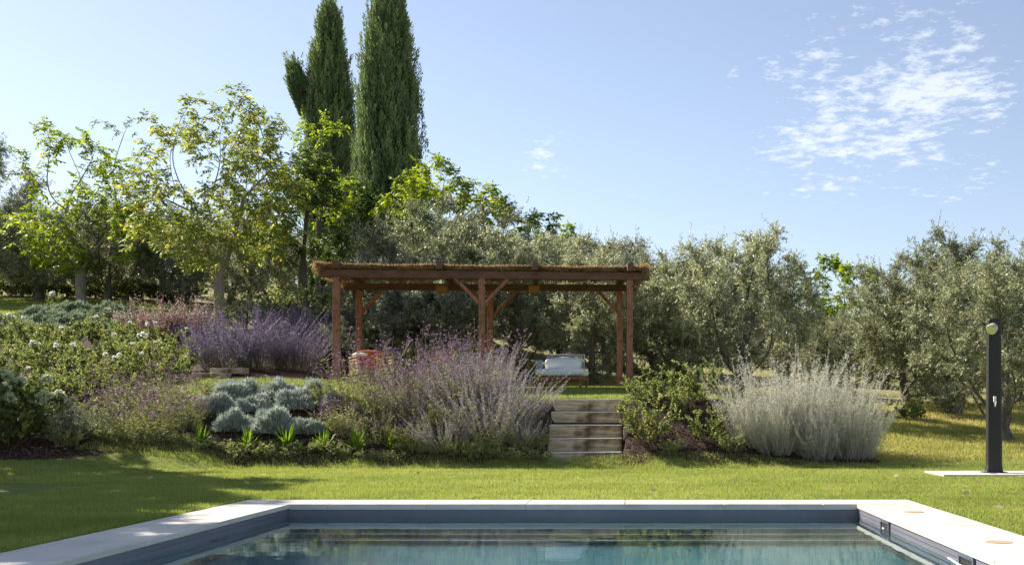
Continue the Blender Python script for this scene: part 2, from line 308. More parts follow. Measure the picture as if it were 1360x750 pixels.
# ------------------------------------------------------------------ terrain
def W(px, Y): return (px-VX)*Y/F
def Zp(py, Y): return H-(py-VY)*Y/F
ctl = []
for x in np.arange(-30, 31, 3.0):
    for y in (-30, -10, 0, 4, 8, 12, 14.5): ctl.append((x, y, 0.0 if x > -7 else min(0.9, (-7-x)*0.03*(max(y, 0)/14))))
for x in np.arange(-6.5, 4.6, 1.3): ctl.append((x, 16.5, 0.0)); ctl.append((x, 18.3, 0.0))
for x in (6, 8, 11, 15, 20): ctl += [(x, 16.8, 0.0), (x, 19, 0.12), (x, 24, 0.54), (x, 30, 1.05), (x, 40, 1.9)]
for x in np.arange(-6.3, 1.6, 1.3):
    ctl += [(x, 19.0, 0.40 if x < -1.8 or x > 0 else 0.28), (x, 20.5, 1.14), (x, 21.4, 1.20), (x, 24.5, 1.42), (x, 27, 1.52)]
for px, py, Y in [(150, 598, 18.0), (0, 614, 16.5), (250, 604, 18.2), (-150, 610, 16.5), (60, 602, 17.6), (350, 580, 19.1), (260, 570, 19.3), (160, 560, 19.8),
                  (370, 527, 20.7), (430, 526, 20.7), (330, 508, 22.3), (420, 508, 22.6), (235, 510, 22.8), (110, 545, 21), (130, 488, 25.5), (20, 500, 24), (0, 560, 20), (-150, 560, 20),
                  (350, 495, 24.5), (430, 495, 25), (447, 506, 23.6), (477, 505, 26), (350, 440, 30), (293, 438, 33), (402, 416, 36), (230, 440, 29.5), (75, 432, 32), (0, 440, 30), (-200, 440, 30), (150, 416, 37),
                  (113, 408, 40), (0, 406, 40), (250, 405, 42), (-200, 400, 40), (500, 430, 38), (560, 470, 31), (600, 450, 38), (700, 495, 32), (790, 514, 27.5), (870, 512, 28), (700, 480, 40), (850, 495, 40),
                  (975, 537, 26), (960, 530, 22), (1010, 575, 21), (1100, 600, 20), (1100, 545, 26), (1190, 540, 28), (1000, 500, 40), (0, 380, 55), (400, 390, 55), (800, 470, 60), (1200, 480, 60), (-400, 380, 50)]:
    ctl.append((W(px, Y), Y, Zp(py, Y)))
for x, y, z in [(-90, 90, 15), (-40, 90, 13), (0, 90, 9.5), (40, 90, 8), (90, 90, 7), (-150, 40, 9), (150, 20, -2), (-150, 0, 3), (-400, 400, 30), (0, 400, 12), (400, 400, 0), (-400, -200, 0), (400, -200, -8), (0, -200, -5), (0, 1500, 0), (-1500, 0, 0), (1500, 0, 0), (0, -1500, -10), (1500, 1500, 0), (-1500, 1500, 0)]: ctl.append((x, y, z))
ctl = np.array(ctl)
K = np.linalg.norm(ctl[:, None, :2]-ctl[None, :, :2], axis=2)
wts = np.linalg.solve(K+np.eye(len(ctl))*-0.02, ctl[:, 2])
SX0, SX1, SY0, TD, RI = W(725, 18.85), W(826.5, 18.85), 18.85, 0.38, 0.2262
def ground(x, y, carve=True):
    x = np.atleast_1d(np.asarray(x, float)); y = np.atleast_1d(np.asarray(y, float)); out = np.zeros(x.shape)
    for a in range(0, x.size, 20000):
        d = np.hypot(x.ravel()[a:a+20000, None]-ctl[None, :, 0], y.ravel()[a:a+20000, None]-ctl[None, :, 1])
        out.ravel()[a:a+20000] = d @ wts
    out = np.where((np.abs(x-0) < 7) & (y < 17.5) & (y > -3), np.clip(out, -0.0, 0.0), out)
    if carve:
        m_ = (x > SX0-0.05) & (x < SX1+0.05) & (y > SY0-0.35) & (y < SY0+4*TD+0.15)
        prof = np.floor(np.clip((y-SY0)/TD, -1, 4)+1)*RI-0.12
        out = np.where(m_, np.minimum(out, np.maximum(prof-0.05, -0.05)), out)
    return out
def gz(x, y): return float(ground(x, y)[0])

PX0, PX1, PY0, PY1 = -3.30, 2.04, 1.3, 10.60       # pool inner
CX0, CX1, CY0, CY1 = -3.87, 2.64, 0.7, 11.16       # coping outer
xs = np.concatenate([[-1500, -700, -300, -150, -90, -60, -45, -36], np.arange(-30, -13, 0.6), np.arange(-13, CX0, 0.13), [CX0], np.arange(CX0+0.13, CX1, 0.13), [CX1], np.arange(CX1+0.13, 8, 0.13), np.arange(8, 22, 0.5), [25, 30, 40, 60, 90, 150, 300, 700, 1500]])
ys = np.concatenate([[-1500, -500, -100, -30, -10, -4, -1, CY0], np.arange(1.2, CY1, 0.35), [CY1], np.arange(CY1+0.3, 15, 0.3), np.arange(15, 26, 0.1), np.arange(26, 46, 0.4), [48, 52, 58, 66, 80, 110, 160, 300, 700, 1500]])
XX, YY = np.meshgrid(xs, ys)
ZZ = ground(XX, YY)
def bedline(x):
    return np.interp(x, [-14, -9.6, -8.2, -7.3, -6, -2, 2, 4.6], [15.9, 16.6, 17.9, 18.3, 18.25, 18.45, 18.35, 18.6])+0.10*np.sin(x*2.3)+0.06*np.sin(x*5.1)
def region(x, y):
    """0 lawn, 1 bed, 2 dry grove soil"""
    r = np.full(x.shape, 2); bl = bedline(x)
    r[(y < 18.7) & (x > -16)] = 0
    r[(y >= bl) & (x < 4.0) & (x > -16) & (y < 32)] = 1
    r[(y < bl) & (x > -30) & (x <= 4.0)] = 0
    r[(x > 4.0) & (y < 18.6+0.3*np.sin(x))] = 0
    r[(x > -9.9) & (x < 1.6) & (y > 20.45) & (y < 23.2)] = 0
    r[(x > -6.7) & (x < 1.6) & (y > 20.45) & (y < 26.9)] = 0
    r[(x > SX0) & (x < SX1) & (y > 18.3) & (y < 18.85)] = 0
    r[(x > -10.3) & (x < -8.8) & (y > 21.8) & (y < 23.4)] = 0
    r[(x < -7) & (y > 32)] = 2
    r[(x < -12.5) & (y > 34.5) & (y < 44)] = 0
    r[(x > -6) & (y >= 26.9)] = 2
    r[(x > 1.6) & (y > 20.6)] = 2
    return r
ny, nx_ = XX.shape
idx = np.arange(ny*nx_).reshape(ny, nx_)
fq = np.stack([idx[:-1, :-1], idx[:-1, 1:], idx[1:, 1:], idx[1:, :-1]], -1).reshape(-1, 4)
fcx = ((XX[:-1, :-1]+XX[1:, 1:])/2).ravel(); fcy = ((YY[:-1, :-1]+YY[1:, 1:])/2).ravel()
keep = ~((fcx > CX0) & (fcx < CX1) & (fcy > CY0) & (fcy < CY1))
reg = region(fcx, fcy)
V3 = np.stack([XX.ravel(), YY.ravel(), ZZ.ravel()], 1)
for k, (nm, mm_) in enumerate([('lawn', 'lawn'), ('garden_bed', 'mulch'), ('grove_ground', 'dry')]):
    ff = fq[keep & (reg == k)]; used, inv = np.unique(ff, return_inverse=True)
    g = Geo(); g.add(V3[used], inv.reshape(-1, 4)); tag(link(nm, g.mesh(nm, M[mm_], True)), kind='structure')

# ------------------------------------------------------------------ pool
def rect_ring(bm, x0, x1, y0, y1, X0, X1, Y0, Y1, z0, z1):
    cube(bm, ((X0+X1)/2, (y1+Y1)/2, (z0+z1)/2), (X1-X0, Y1-y1, z1-z0))
    cube(bm, ((X0+X1)/2, (y0+Y0)/2, (z0+z1)/2), (X1-X0, y0-Y0, z1-z0))
    cube(bm, ((X0+x0)/2, (y0+y1)/2, (z0+z1)/2), (x0-X0, y1-y0, z1-z0))
    cube(bm, ((X1+x1)/2, (y0+y1)/2, (z0+z1)/2), (X1-x1, y1-y0, z1-z0))
pool = empty('swimming_pool', ((PX0+PX1)/2, (PY0+PY1)/2, 0)); pool['label'] = 'rectangular swimming pool with pale stone coping and grey blue liner in the lawn'; pool['category'] = 'pool'
ox, oy = pool.location.x, pool.location.y
slabs = bmesh.new(); rngp = random.Random(4)
def slab_run(x0, x1, y0, y1, along):
    a, b_ = (x0, x1) if along == 'x' else (y0, y1); n_ = max(1, round((b_-a)/1.0)); st_ = (b_-a)/n_
    for i in range(n_):
        s0, s1 = a+i*st_+0.0028, a+(i+1)*st_-0.0028; zt = 0.034+rngp.uniform(-0.0006, 0.0006)
        if along == 'x': cube(slabs, ((s0+s1)/2-ox, (y0+y1)/2-oy, zt/2-0.002), (s1-s0, y1-y0, zt+0.004))
        else: cube(slabs, ((x0+x1)/2-ox, (s0+s1)/2-oy, zt/2-0.002), (x1-x0, s1-s0, zt+0.004))
ZC = -0.03
slab_run(CX0, CX1, PY1-0.015, CY1, 'x'); slab_run(CX0, CX1, CY0, PY0+0.015, 'x')
slab_run(CX0, PX0+0.015, PY0+0.019, PY1-0.019, 'y'); slab_run(PX1-0.015, CX1, PY0+0.019, PY1-0.019, 'y')
bmesh.ops.bevel(slabs, geom=slabs.edges[:], offset=0.003, segments=2, affect='EDGES')
bmesh.ops.translate(slabs, verts=slabs.verts[:], vec=(0, 0, -0.030))
me = bpy.data.meshes.new('coping'); slabs.to_mesh(me); slabs.free(); me.materials.append(M['stone']); link('coping', me, pool)
WL = -0.112
def liner(bm):
    z1, z0 = -0.033, -1.4
    for a, b_ in (((PX0, PY1), (PX1, PY1)), ((PX1, PY1), (PX1, PY0)), ((PX1, PY0), (PX0, PY0)), ((PX0, PY0), (PX0, PY1))):
        dx, dy = b_[0]-a[0], b_[1]-a[1]; l = math.hypot(dx, dy); nx, ny2 = -dy/l*0.04, dx/l*0.04
        cube(bm, ((a[0]+b_[0])/2+nx-ox, (a[1]+b_[1])/2+ny2-oy, (z0+z1)/2), (abs(dx)+abs(nx)*2 if dx else 0.08, abs(dy) if dy else 0.08, z1-z0))
bm_obj('liner_wall', liner, M['liner'], pool)
box('pool_floor', (0, 0, -1.42), (PX1-PX0+0.1, PY1-PY0+0.1, 0.04), M['floor'], pool, 0)
for k, (yy, dd) in enumerate([(9.72, 1.07), (9.97, 0.88), (10.22, 0.69), (10.45, 0.50)]):
    y1 = PY1 if k == 3 else (9.97, 10.22, 10.45)[k]; zz = WL-dd
    st = box('pool_step', (0, (yy+y1)/2-oy, (zz-1.4)/2), (PX1-PX0-0.002, y1-yy, 1.4+zz), M['liner'], pool, 0)
    box('step_nosing', (0, yy-oy+0.018, zz+0.004), (PX1-PX0-0.01, 0.045, 0.012), M['nosing'], st, 0.003)
for sx in (-1, 1): box('liner_seam', (sx*((PX1-PX0)/2-0.001), 0, -0.078), (0.006, PY1-PY0-0.01, 0.004), M['skimmer'], pool, 0)
box('liner_rail', (0, PY1-oy-0.004, -0.040), (PX1-PX0-0.004, 0.012, 0.014), M['nosing'], pool, 0.002)
for yy in (9.40, 7.05):
    sk = bm_obj('skimmer', lambda bm: [cube(bm, (PX1-0.008-ox, yy-oy, -0.045), (0.016, 0.34, 0.03)), cube(bm, (PX1-0.008-ox, yy-oy, -0.235), (0.016, 0.34, 0.03)),
        cube(bm, (PX1-0.008-ox, yy-0.153-oy, -0.14), (0.016, 0.034, 0.158)), cube(bm, (PX1-0.008-ox, yy+0.153-oy, -0.14), (0.016, 0.034, 0.158))], M['skimmer'], pool, 0.003)
    sk['label'] = 'skimmer nearer the far pool corner' if yy > 9 else 'skimmer nearer the camera'
    box('skimmer_opening', (PX1-0.004-ox, yy-oy, -0.14), (0.006, 0.27, 0.157), M['void'], sk, 0)
for yy in (9.72, 7.40):
    bm_obj('skimmer_lid', lambda bm: cyl(bm, (2.345-ox, yy-oy, 0.0), (2.345-ox, yy-oy, 0.0075), 0.088, seg=40), M['lid'], pool, 0.0015)
bm_obj('pool_light', lambda bm: [cyl(bm, (PX0-ox-0.001, 8.75-oy, -0.30), (PX0-ox+0.03, 8.75-oy, -0.30), 0.09, 0.075, 28), cyl(bm, (PX0-ox+0.028, 8.75-oy, -0.30), (PX0-ox+0.04, 8.75-oy, -0.30), 0.055, 0.05, 28)], M['skimmer'], pool, 0.004)
wg = link('pool_water', None or (lambda g: (g.add([(PX0, PY0, WL), (PX1, PY0, WL), (PX1, PY1, WL), (PX0, PY1, WL)], [[0, 1, 2, 3]]), g.mesh('pool_water', M['water']))[1])(Geo()))
tag(wg, kind='structure')
g = Geo(); tt = np.linspace(0, 1, 24)
Pc = np.stack([1.0+0.17*tt+0.03*np.sin(tt*7), 9.55-3.2*tt, np.full(24, WL-0.006)], 1)
Pc = np.stack([W(1172, 9.5)+0.0*tt+0.05*np.sin(tt*5), 9.5-3.4*tt, np.full(24, WL+0.002)], 1)
tubes(g, Pc[None], 0.005, 0.005, 6); tag(link('water_hose', g.mesh('water_hose', M['cushion'], True)), 'thin white hose floating on the water along the right pool wall', 'hose')

# ------------------------------------------------------------------ sleeper steps
rs = random.Random(7)
flight = empty('garden_steps', ((SX0+SX1)/2, SY0, 0)); tag(flight, 'flight of five weathered sleeper steps from the pool lawn to the pergola', 'steps')
for k in range(5):
    x0 = SX0-(SX0+SX1)/2+rs.uniform(-0.01, 0.01); x1 = SX1-(SX0+SX1)/2+rs.uniform(-0.01, 0.01)
    d = TD+0.04 if k < 4 else 0.24
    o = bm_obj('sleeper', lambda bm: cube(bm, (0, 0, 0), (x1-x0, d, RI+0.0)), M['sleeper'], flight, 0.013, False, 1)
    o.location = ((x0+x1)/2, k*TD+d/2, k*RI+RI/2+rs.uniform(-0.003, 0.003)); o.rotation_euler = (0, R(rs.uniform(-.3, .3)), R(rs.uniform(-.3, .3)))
box('threshold', (0, -0.075, 0.002), (SX1-SX0, 0.13, 0.03), M['stone'], flight, 0.005)
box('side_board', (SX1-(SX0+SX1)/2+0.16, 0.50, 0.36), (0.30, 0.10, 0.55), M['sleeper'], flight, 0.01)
s2 = empty('garden_steps', (W(287, 23.6), 23.6, gz(W(287, 23.6), 23.6))); tag(s2, 'short sleeper steps half hidden below the blue sage on the left', 'steps')
for k in range(2):
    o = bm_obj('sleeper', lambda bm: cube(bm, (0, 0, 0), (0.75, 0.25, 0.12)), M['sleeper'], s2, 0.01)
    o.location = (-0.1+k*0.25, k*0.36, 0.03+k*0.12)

# ------------------------------------------------------------------ pergola
FL, FM, FR = Vector((W(447, 23.6), 23.6, 0)), Vector((W(640, 23.85), 23.85, 0)), Vector((W(836, 24.1), 24.1, 0))
RL, RM, RR = Vector((W(477, 25.95), 25.95, 0)), Vector((W(651, 26.1), 26.1, 0)), Vector((W(823, 26.25), 26.25, 0))
per = empty('pergola', (FM.x, FM.y+1.1, 1.4)); tag(per, 'reddish brown timber pergola with a shaggy reed mat roof on the terrace', 'pergola')
pl = per.location
def rel(p, z): return Vector((p.x-pl.x, p.y-pl.y, z-pl.z))
ZB = 3.72                                        # underside of beams
posts = {}
for nm, p, wd in (('a', FL, .145), ('b', FM, .135), ('c', FR, .135), ('d', RL, .13), ('e', RM, .13), ('f', RR, .135)):
    zg = gz(p.x, p.y)
    o = bm_obj('post', lambda bm: cube(bm, (0, 0, 0), (wd, wd, ZB-zg+0.1)), M['pergola'], per, 0.012); o.location = rel(p, (ZB+zg-0.1)/2)
    o.rotation_euler = (0, 0, R({'a': 5, 'b': 3, 'c': 6, 'd': 4, 'e': 5, 'f': 2}[nm]))
def beam(a, b_, z, h, w_, ext0, ext1, name='beam', m_='beam'):
    d = (b_-a).normalized(); a2 = a-d*ext0; b2 = b_+d*ext1; L_ = (b2-a2).length
    o = bm_obj(name, lambda bm: cube(bm, (0, 0, 0), (L_, w_, h)), M[m_], per, 0.010)
    o.location = rel((a2+b2)/2, z+h/2); o.rotation_euler = (0, 0, math.atan2(d.y, d.x)); return o
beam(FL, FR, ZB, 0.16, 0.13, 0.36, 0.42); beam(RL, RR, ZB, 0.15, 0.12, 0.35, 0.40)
def mix(a, b_, t_): return a*(1-t_)+b_*t_
for tF in (0.005, (583-447)/389., (709-447)/389., 0.998):
    a = mix(FL, FR, tF); b_ = mix(RL, RR, tF)
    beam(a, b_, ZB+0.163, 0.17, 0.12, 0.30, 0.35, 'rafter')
def brace(p, q, len_=0.62):
    d = (q-p).normalized(); bar('brace', rel(p+d*0.05, ZB-len_+0.03), rel(p+d*len_, ZB+0.0), 0.075, M['pergola'], per)
brace(FM, FL, .55); brace(FM, FR, .55); brace(RM, RL, .45); brace(RM, RR, .62); brace(RL, RR, .55); brace(RR, RL, .5)
# reed mat: several thousand reeds laid across the rafters
rng = np.random.default_rng(5); g = Geo()
def matp(u_, v_):
    """u along front (-.06..1.06), v depth (-.1..1.12)"""
    a = np.outer(1-u_, np.array(FL))+np.outer(u_, np.array(FR)); b2 = np.outer(1-u_, np.array(RL))+np.outer(u_, np.array(RR))
    return a*(1-v_[:, None])+b2*v_[:, None]
n = 15000
u_ = rng.uniform(-0.055, 1.05, n); v_ = rng.uniform(-0.07, 0.72, n); ln = rng.uniform(0.25, 0.5, n)
jag = 0.03*np.sin(u_*37)+0.02*np.sin(u_*91)
sag = -0.05*np.abs(np.sin(u_*math.pi*3))
a = matp(u_, v_-0.01+jag*0.5); b2 = matp(u_+rng.normal(0, 0.004, n), v_+ln)
zt = ZB+0.250+rng.uniform(0, 0.05, n)+sag; a[:, 2] = zt+rng.normal(0, 0.012, n); b2[:, 2] = zt+rng.normal(0, 0.012, n)
P = np.stack([a, (a+b2)/2+rng.normal(0, 0.008, (n, 3)), b2], 1)-np.array(pl)
tubes(g, P, 0.005, 0.0035, 3, rng=rng)
n = 15000                                       # frayed ends along the front edge and the sides
u_ = rng.uniform(-0.06, 1.055, n); a = matp(u_, rng.uniform(-0.055, -0.01, n)+0.02*np.sin(u_*41)); a[:, 2] = ZB+0.20+rng.uniform(0.02, 0.085, n)-0.015*np.abs(np.sin(u_*math.pi*3))
d = norm(np.stack([rng.normal(0, 0.8, n), rng.normal(-0.5, 0.4, n), rng.normal(-0.15, 0.3, n)], 1))
leaves(g, a-np.array(pl), d, rng.uniform(0.03, 0.09, n), 0.011, rng)
for ue in (-0.058, 1.052):
    n = 5000; v2 = rng.uniform(-0.08, 1.12, n); a = matp(np.full(n, ue)+rng.normal(0, 0.006, n), v2); a[:, 2] = ZB+0.12+rng.uniform(0, 0.22, n)
    d = norm(np.stack([rng.normal(-0.4 if ue < 0 else 0.4, 0.5, n), rng.normal(0, 0.6, n), rng.normal(-0.2, 0.4, n)], 1))
    leaves(g, a-np.array(pl), d, rng.uniform(0.05, 0.14, n), 0.013, rng)
link('reed_roof', g.mesh('reed_roof', M['reed']), per)

# hanging lanterns
for i, (px, lab) in enumerate([(587, 'small square wicker lantern hanging left of the middle posts'), (709.5, 'small square wicker lantern hanging right of the middle posts')]):
    x, y = W(px, 24.9), 24.9; zt = Zp(379, y)
    L = empty('hanging_lantern', (x, y, zt)); tag(L, lab, 'lantern', 'lanterns hanging under the pergola')
    bm_obj('lantern_body', lambda bm: [cube(bm, (sx*0.105, 0, -0.09), (0.014, 0.21, 0.15)) for sx in (-1, 1)]+[cube(bm, (0, sy*0.105, -0.09), (0.224, 0.014, 0.15)) for sy in (-1, 1)], M['wicker'], L, 0.003)
    bm_obj('lantern_slat', lambda bm: [cube(bm, (0, -0.114, -0.03-0.03*k), (0.23, 0.008, 0.012)) for k in range(5)], M['wicker'], L, 0.002)
    box('lantern_top', (0, 0, -0.008), (0.245, 0.245, 0.016), M['teak'], L, 0.003)
    bm_obj('cord', lambda bm: cyl(bm, (0, 0, 0), (0, 0, ZB+0.30-zt), 0.006, seg=6), M['rope'], L)

# ------------------------------------------------------------------ furniture
def cushion(name, c, s, m_, parent, puff=0.06, rot=None):
    def fn(bm):
        cube(bm, (0, 0, 0), s)
        bmesh.ops.subdivide_edges(bm, edges=bm.edges[:], cuts=6, use_grid_fill=True)
        for v_ in bm.verts:
            q = Vector((v_.co.x/(s[0]/2), v_.co.y/(s[1]/2), v_.co.z/(s[2]/2)))
            k = (1-abs(q.x)**4)*(1-abs(q.y)**4)*(1-abs(q.z)**4)
            e = [(1-q.y**2)*(1-q.z**2), (1-q.x**2)*(1-q.z**2), (1-q.x**2)*(1-q.y**2)]
            v_.co.x += puff*0.6*e[0]*np.sign(q.x)*(abs(q.x) > .99); v_.co.y += puff*0.6*e[1]*np.sign(q.y)*(abs(q.y) > .99); v_.co.z += puff*e[2]*np.sign(q.z)*(abs(q.z) > .99)
            rr = max(abs(q.x)+abs(q.y)+abs(q.z)-2.2, 0); v_.co *= 1-0.10*rr
    o = bm_obj(name, fn, m_, parent, 0, True); o.location = c
    if rot: o.rotation_euler = rot
    return o
x, y = W(746, 24.6), 24.8
db = empty('daybed', (x, y, gz(x, y)), R(-8)); tag(db, 'white cushioned daybed with a bolster on low teak legs under the pergola', 'daybed')
for sx in (-1, 1):
    for sy in (-1, 1): box('leg', (sx*0.47, sy*0.36, 0.115), (0.05, 0.05, 0.23), M['teak'], db, 0.006)
bm_obj('frame', lambda bm: [cube(bm, (0, -0.38, 0.215), (1.02, 0.04, 0.075)), cube(bm, (0, 0.38, 0.215), (1.02, 0.04, 0.075)), cube(bm, (-0.49, 0, 0.215), (0.04, 0.72, 0.073)), cube(bm, (0.49, 0, 0.215), (0.04, 0.72, 0.073)), cube(bm, (0, 0, 0.225), (0.95, 0.72, 0.03))], M['teak'], db, 0.005)
cushion('mattress', (0, -0.02, 0.345), (1.04, 0.82, 0.15), M['cushion'], db, 0.03)
cushion('bolster', (0.0, 0.10, 0.545), (0.76, 0.22, 0.20), M['cushion'], db, 0.05)
bk = bm_obj('backrest', lambda bm: [cyl(bm, (-0.42, 0.34, 0.30), (-0.42, 0.40, 0.76), 0.014, seg=8), cyl(bm, (0.42, 0.34, 0.30), (0.42, 0.40, 0.76), 0.014, seg=8), cyl(bm, (-0.43, 0.40, 0.76), (0.43, 0.40, 0.76), 0.014, seg=8)], M['rope'], db, 0, True)
bm_obj('rope_slat', lambda bm: [cyl(bm, (-0.40+0.035*k, 0.345, 0.32), (-0.40+0.035*k, 0.40, 0.755+0.012*(k % 2)), 0.008, seg=6) for k in range(24)], M['rope'], bk)
bm_obj('armrest', lambda bm: [cyl(bm, (-0.49, -0.15, 0.42), (-0.49, -0.15, 0.62), 0.075, 0.085, seg=16)], M['rope'], db, 0.01, True)

def slat_seat(px, Y, wd, label, cushions, rz, pale=True):
    x = W(px, Y); t_ = empty('lounge_chair', (x, Y, gz(x, Y)), rz); tag(t_, label, 'chair')
    wm = M['palewood'] if pale else M['teak']
    for sx in (-1, 1):
        ap = bm_obj('arm_panel', lambda bm: [cube(bm, (sx*wd/2, 0, 0.06+0.075*k), (0.035, 0.72, 0.045)) for k in range(8)], wm, t_, 0.004)
        for sy in (-1, 1): box('leg', (sx*(wd/2+0.002), sy*0.34, 0.32), (0.05, 0.05, 0.62), wm, t_, 0.004)
        box('arm_top', (sx*wd/2, 0, 0.645), (0.075, 0.76, 0.03), wm, t_, 0.004)
    bm_obj('front_slat', lambda bm: [cube(bm, (0, -0.355, 0.10+0.075*k), (wd-0.06, 0.03, 0.045)) for k in range(4)], wm, t_, 0.004)
    bm_obj('back_slat', lambda bm: [cube(bm, (0, 0.35, 0.10+0.075*k), (wd-0.06, 0.03, 0.045)) for k in range(8)], wm, t_, 0.004)
    box('seat_base', (0, 0, 0.34), (wd-0.06, 0.68, 0.03), wm, t_, 0.004)
    cushion('seat_cushion', (0, -0.01, 0.43), (wd-0.1, 0.66, 0.13), M['cushion'] if not pale else M['orange'], t_, 0.03)
    for cx, m_, w2 in cushions: cushion('back_cushion', (cx, 0.20, 0.60), (w2, 0.15, 0.34), M[m_], t_, 0.05, (R(-14), 0, 0))
    return t_
c1 = slat_seat(493, 24.2, 0.72, 'pale slatted wood armchair with orange cushions beside the left posts', [(0.02, 'orange', 0.60)], R(28))
tw = cushion('folded_towel', (c1.location.x-0.20, c1.location.y-0.18, c1.location.z+0.69), (0.26, 0.30, 0.055), M['cushion'], None, 0.02, (0, 0, R(30)))
tag(tw, 'white towel folded on the arm of the slatted armchair', 'towel')
slat_seat(612, 24.4, 1.45, 'outdoor sofa with red and grey patterned cushions behind the purple flowers', [(-0.42, 'red', 0.46), (0.12, 'greyfab', 0.46), (0.5, 'cushion', 0.3)], R(4), False)

# ------------------------------------------------------------------ shower
x, y = W(1320, 15.85), 15.85
slab = box('shower_slab', (0, 0, 0.0), (2.6, 1.05, 0.05), M['stone'], None, 0.008); slab.location = (x+0.45, y-0.02, 0.012)
tag(slab, 'pale stone slab on the lawn under the black shower', 'slab')
sh = empty('garden_shower', (x, y, 0.037)); tag(sh, 'slim black outdoor shower column with round cream head on a stone slab', 'shower')
def col_(bm):
    prof = [(0.125, 0.0), (0.118, 0.03), (0.105, 0.10), (0.10, 1.2), (0.092, 2.13), (0.085, 2.15)]
    rings = []
    for r_, z_ in prof:
        ring = []
        for k in range(32):
            a_ = k/32*2*math.pi; ca, sa = math.cos(a_), math.sin(a_)
            ring.append(bm.verts.new((math.copysign(abs(ca)**0.45, ca)*r_, math.copysign(abs(sa)**0.45, sa)*r_*0.7, z_)))
        rings.append(ring)
    for a_, b_ in zip(rings, rings[1:]):
        for k in range(32): bm.faces.new((a_[k], a_[(k+1) % 32], b_[(k+1) % 32], b_[k]))
    bm.faces.new(rings[-1]); bm.faces.new(rings[0][::-1])
bm_obj('column', col_, M['black'], sh, 0, False)
bm_obj('base_flange', lambda bm: cube(bm, (0, 0, 0.005), (0.32, 0.24, 0.012)), M['black'], sh, 0.004)
for bx_, by_ in ((-.135, -.095), (.135, -.095), (-.135, .095), (.135, .095)): bm_obj('bolt', lambda bm: cyl(bm, (bx_, by_, 0.01), (bx_, by_, 0.022), 0.010, seg=6), M['chrome'], sh)
bm_obj('drain', lambda bm: [cyl(bm, (-0.10-0.0, -0.30, -0.002), (-0.10, -0.30, 0.004), 0.055, seg=24)], M['chrome'], sh, 0.001)
arm = bm_obj('shower_arm', lambda bm: cyl(bm, (-0.03, -0.05, 2.02), (-0.03, -0.17, 2.03), 0.02, seg=14), M['chrome'], sh, 0, True)
hd = bm_obj('shower_head', lambda bm: [cyl(bm, (-0.045, -0.15, 2.03), (-0.105, -0.20, 1.985), 0.062, 0.078, 28)], M['showerhead'], sh, 0.008, True)
bm_obj('nozzle_plate', lambda bm: cyl(bm, (-0.106, -0.201, 1.984), (-0.113, -0.207, 1.979), 0.068, 0.066, 28), M['chrome'], hd, 0.002, True)
tp = bm_obj('tap', lambda bm: [cyl(bm, (-0.02, -0.07, 0.985), (-0.02, -0.12, 0.985), 0.026, 0.022, 16), cyl(bm, (-0.02, -0.115, 0.995), (-0.02, -0.12, 0.92), 0.016, 0.013, 12)], M['chrome'], sh, 0.003, True)
bm_obj('tap_handle', lambda bm: cyl(bm, (-0.02, -0.10, 1.005), (-0.02, -0.105, 1.065), 0.018, 0.022, 14), M['cushion'], tp, 0.003, True)

# ------------------------------------------------------------------ tree generator
def grow(rng, attract, trunk_h, D=0.22, kill=0.42, infl=3.0, lean=(0, 0), up=0.12, iters=140, wob=0.06, leaders=()):
    nodes = [np.zeros(3)]; par = [-1]
    k = max(2, int(trunk_h/D)); dirn = np.array([lean[0], lean[1], 1.0]); dirn /= np.linalg.norm(dirn)
    for i in range(k):
        dd = dirn+rng.normal(0, wob, 3); dd[2] = abs(dd[2]); nodes.append(nodes[-1]+dd/np.linalg.norm(dd)*trunk_h/k); par.append(i)
    top = len(nodes)-1
    for (lx, ly, lz, ll_) in leaders:
        dd = np.array([lx, ly, lz], float); dd /= np.linalg.norm(dd); p = top
        for q in range(int(ll_/D)):
            nodes.append(nodes[p]+(dd+rng.normal(0, 0.10, 3)+np.array([0, 0, 0.06*q]))*D); par.append(p); p = len(nodes)-1
    A = attract.copy(); nd = np.array(nodes); D2 = np.linalg.norm(A[:, None]-nd[None], axis=2)
    near = D2.argmin(1); dist = D2.min(1); seen = set()
    for it in range(iters):
        if len(A) == 0: break
        act = dist < infl
        if not act.any(): act = dist <= dist.min()+1e-6
        new = []; newp = []
        ids, inv = np.unique(near[act], return_inverse=True)
        vec = norm(A[act]-nd[near[act]]); acc = np.zeros((len(ids), 3)); np.add.at(acc, inv, vec)
        acc = norm(acc+rng.normal(0, 0.1, acc.shape)); acc[:, 2] += up; acc = norm(acc)
        for j, q in enumerate(ids):
            key = (int(q), tuple(np.round(acc[j]*2.2).astype(int)))
            if key in seen: continue
            seen.add(key); new.append(nd[q]+acc[j]*D); newp.append(int(q))
        if not new:
            # drop the stuck attractors
            kp = ~act; A = A[kp]; near = near[kp]; dist = dist[kp]; continue
        base = len(nd); new = np.array(new); nd = np.vstack([nd, new]); par += newp
        D3 = np.linalg.norm(A[:, None]-new[None], axis=2); m_ = D3.min(1); am = D3.argmin(1)+base
        better = m_ < dist; near = np.where(better, am, near); dist = np.minimum(dist, m_)
        kp = dist > kill; A = A[kp]; near = near[kp]; dist = dist[kp]
    par = np.array(par)
    cnt = np.zeros(len(nd)); ch = np.zeros(len(nd), int)
    for i in range(len(nd)-1, 0, -1):
        if ch[i] == 0: cnt[i] = 1
        cnt[par[i]] += cnt[i]; ch[par[i]] += 1
    return nd, par, cnt, ch
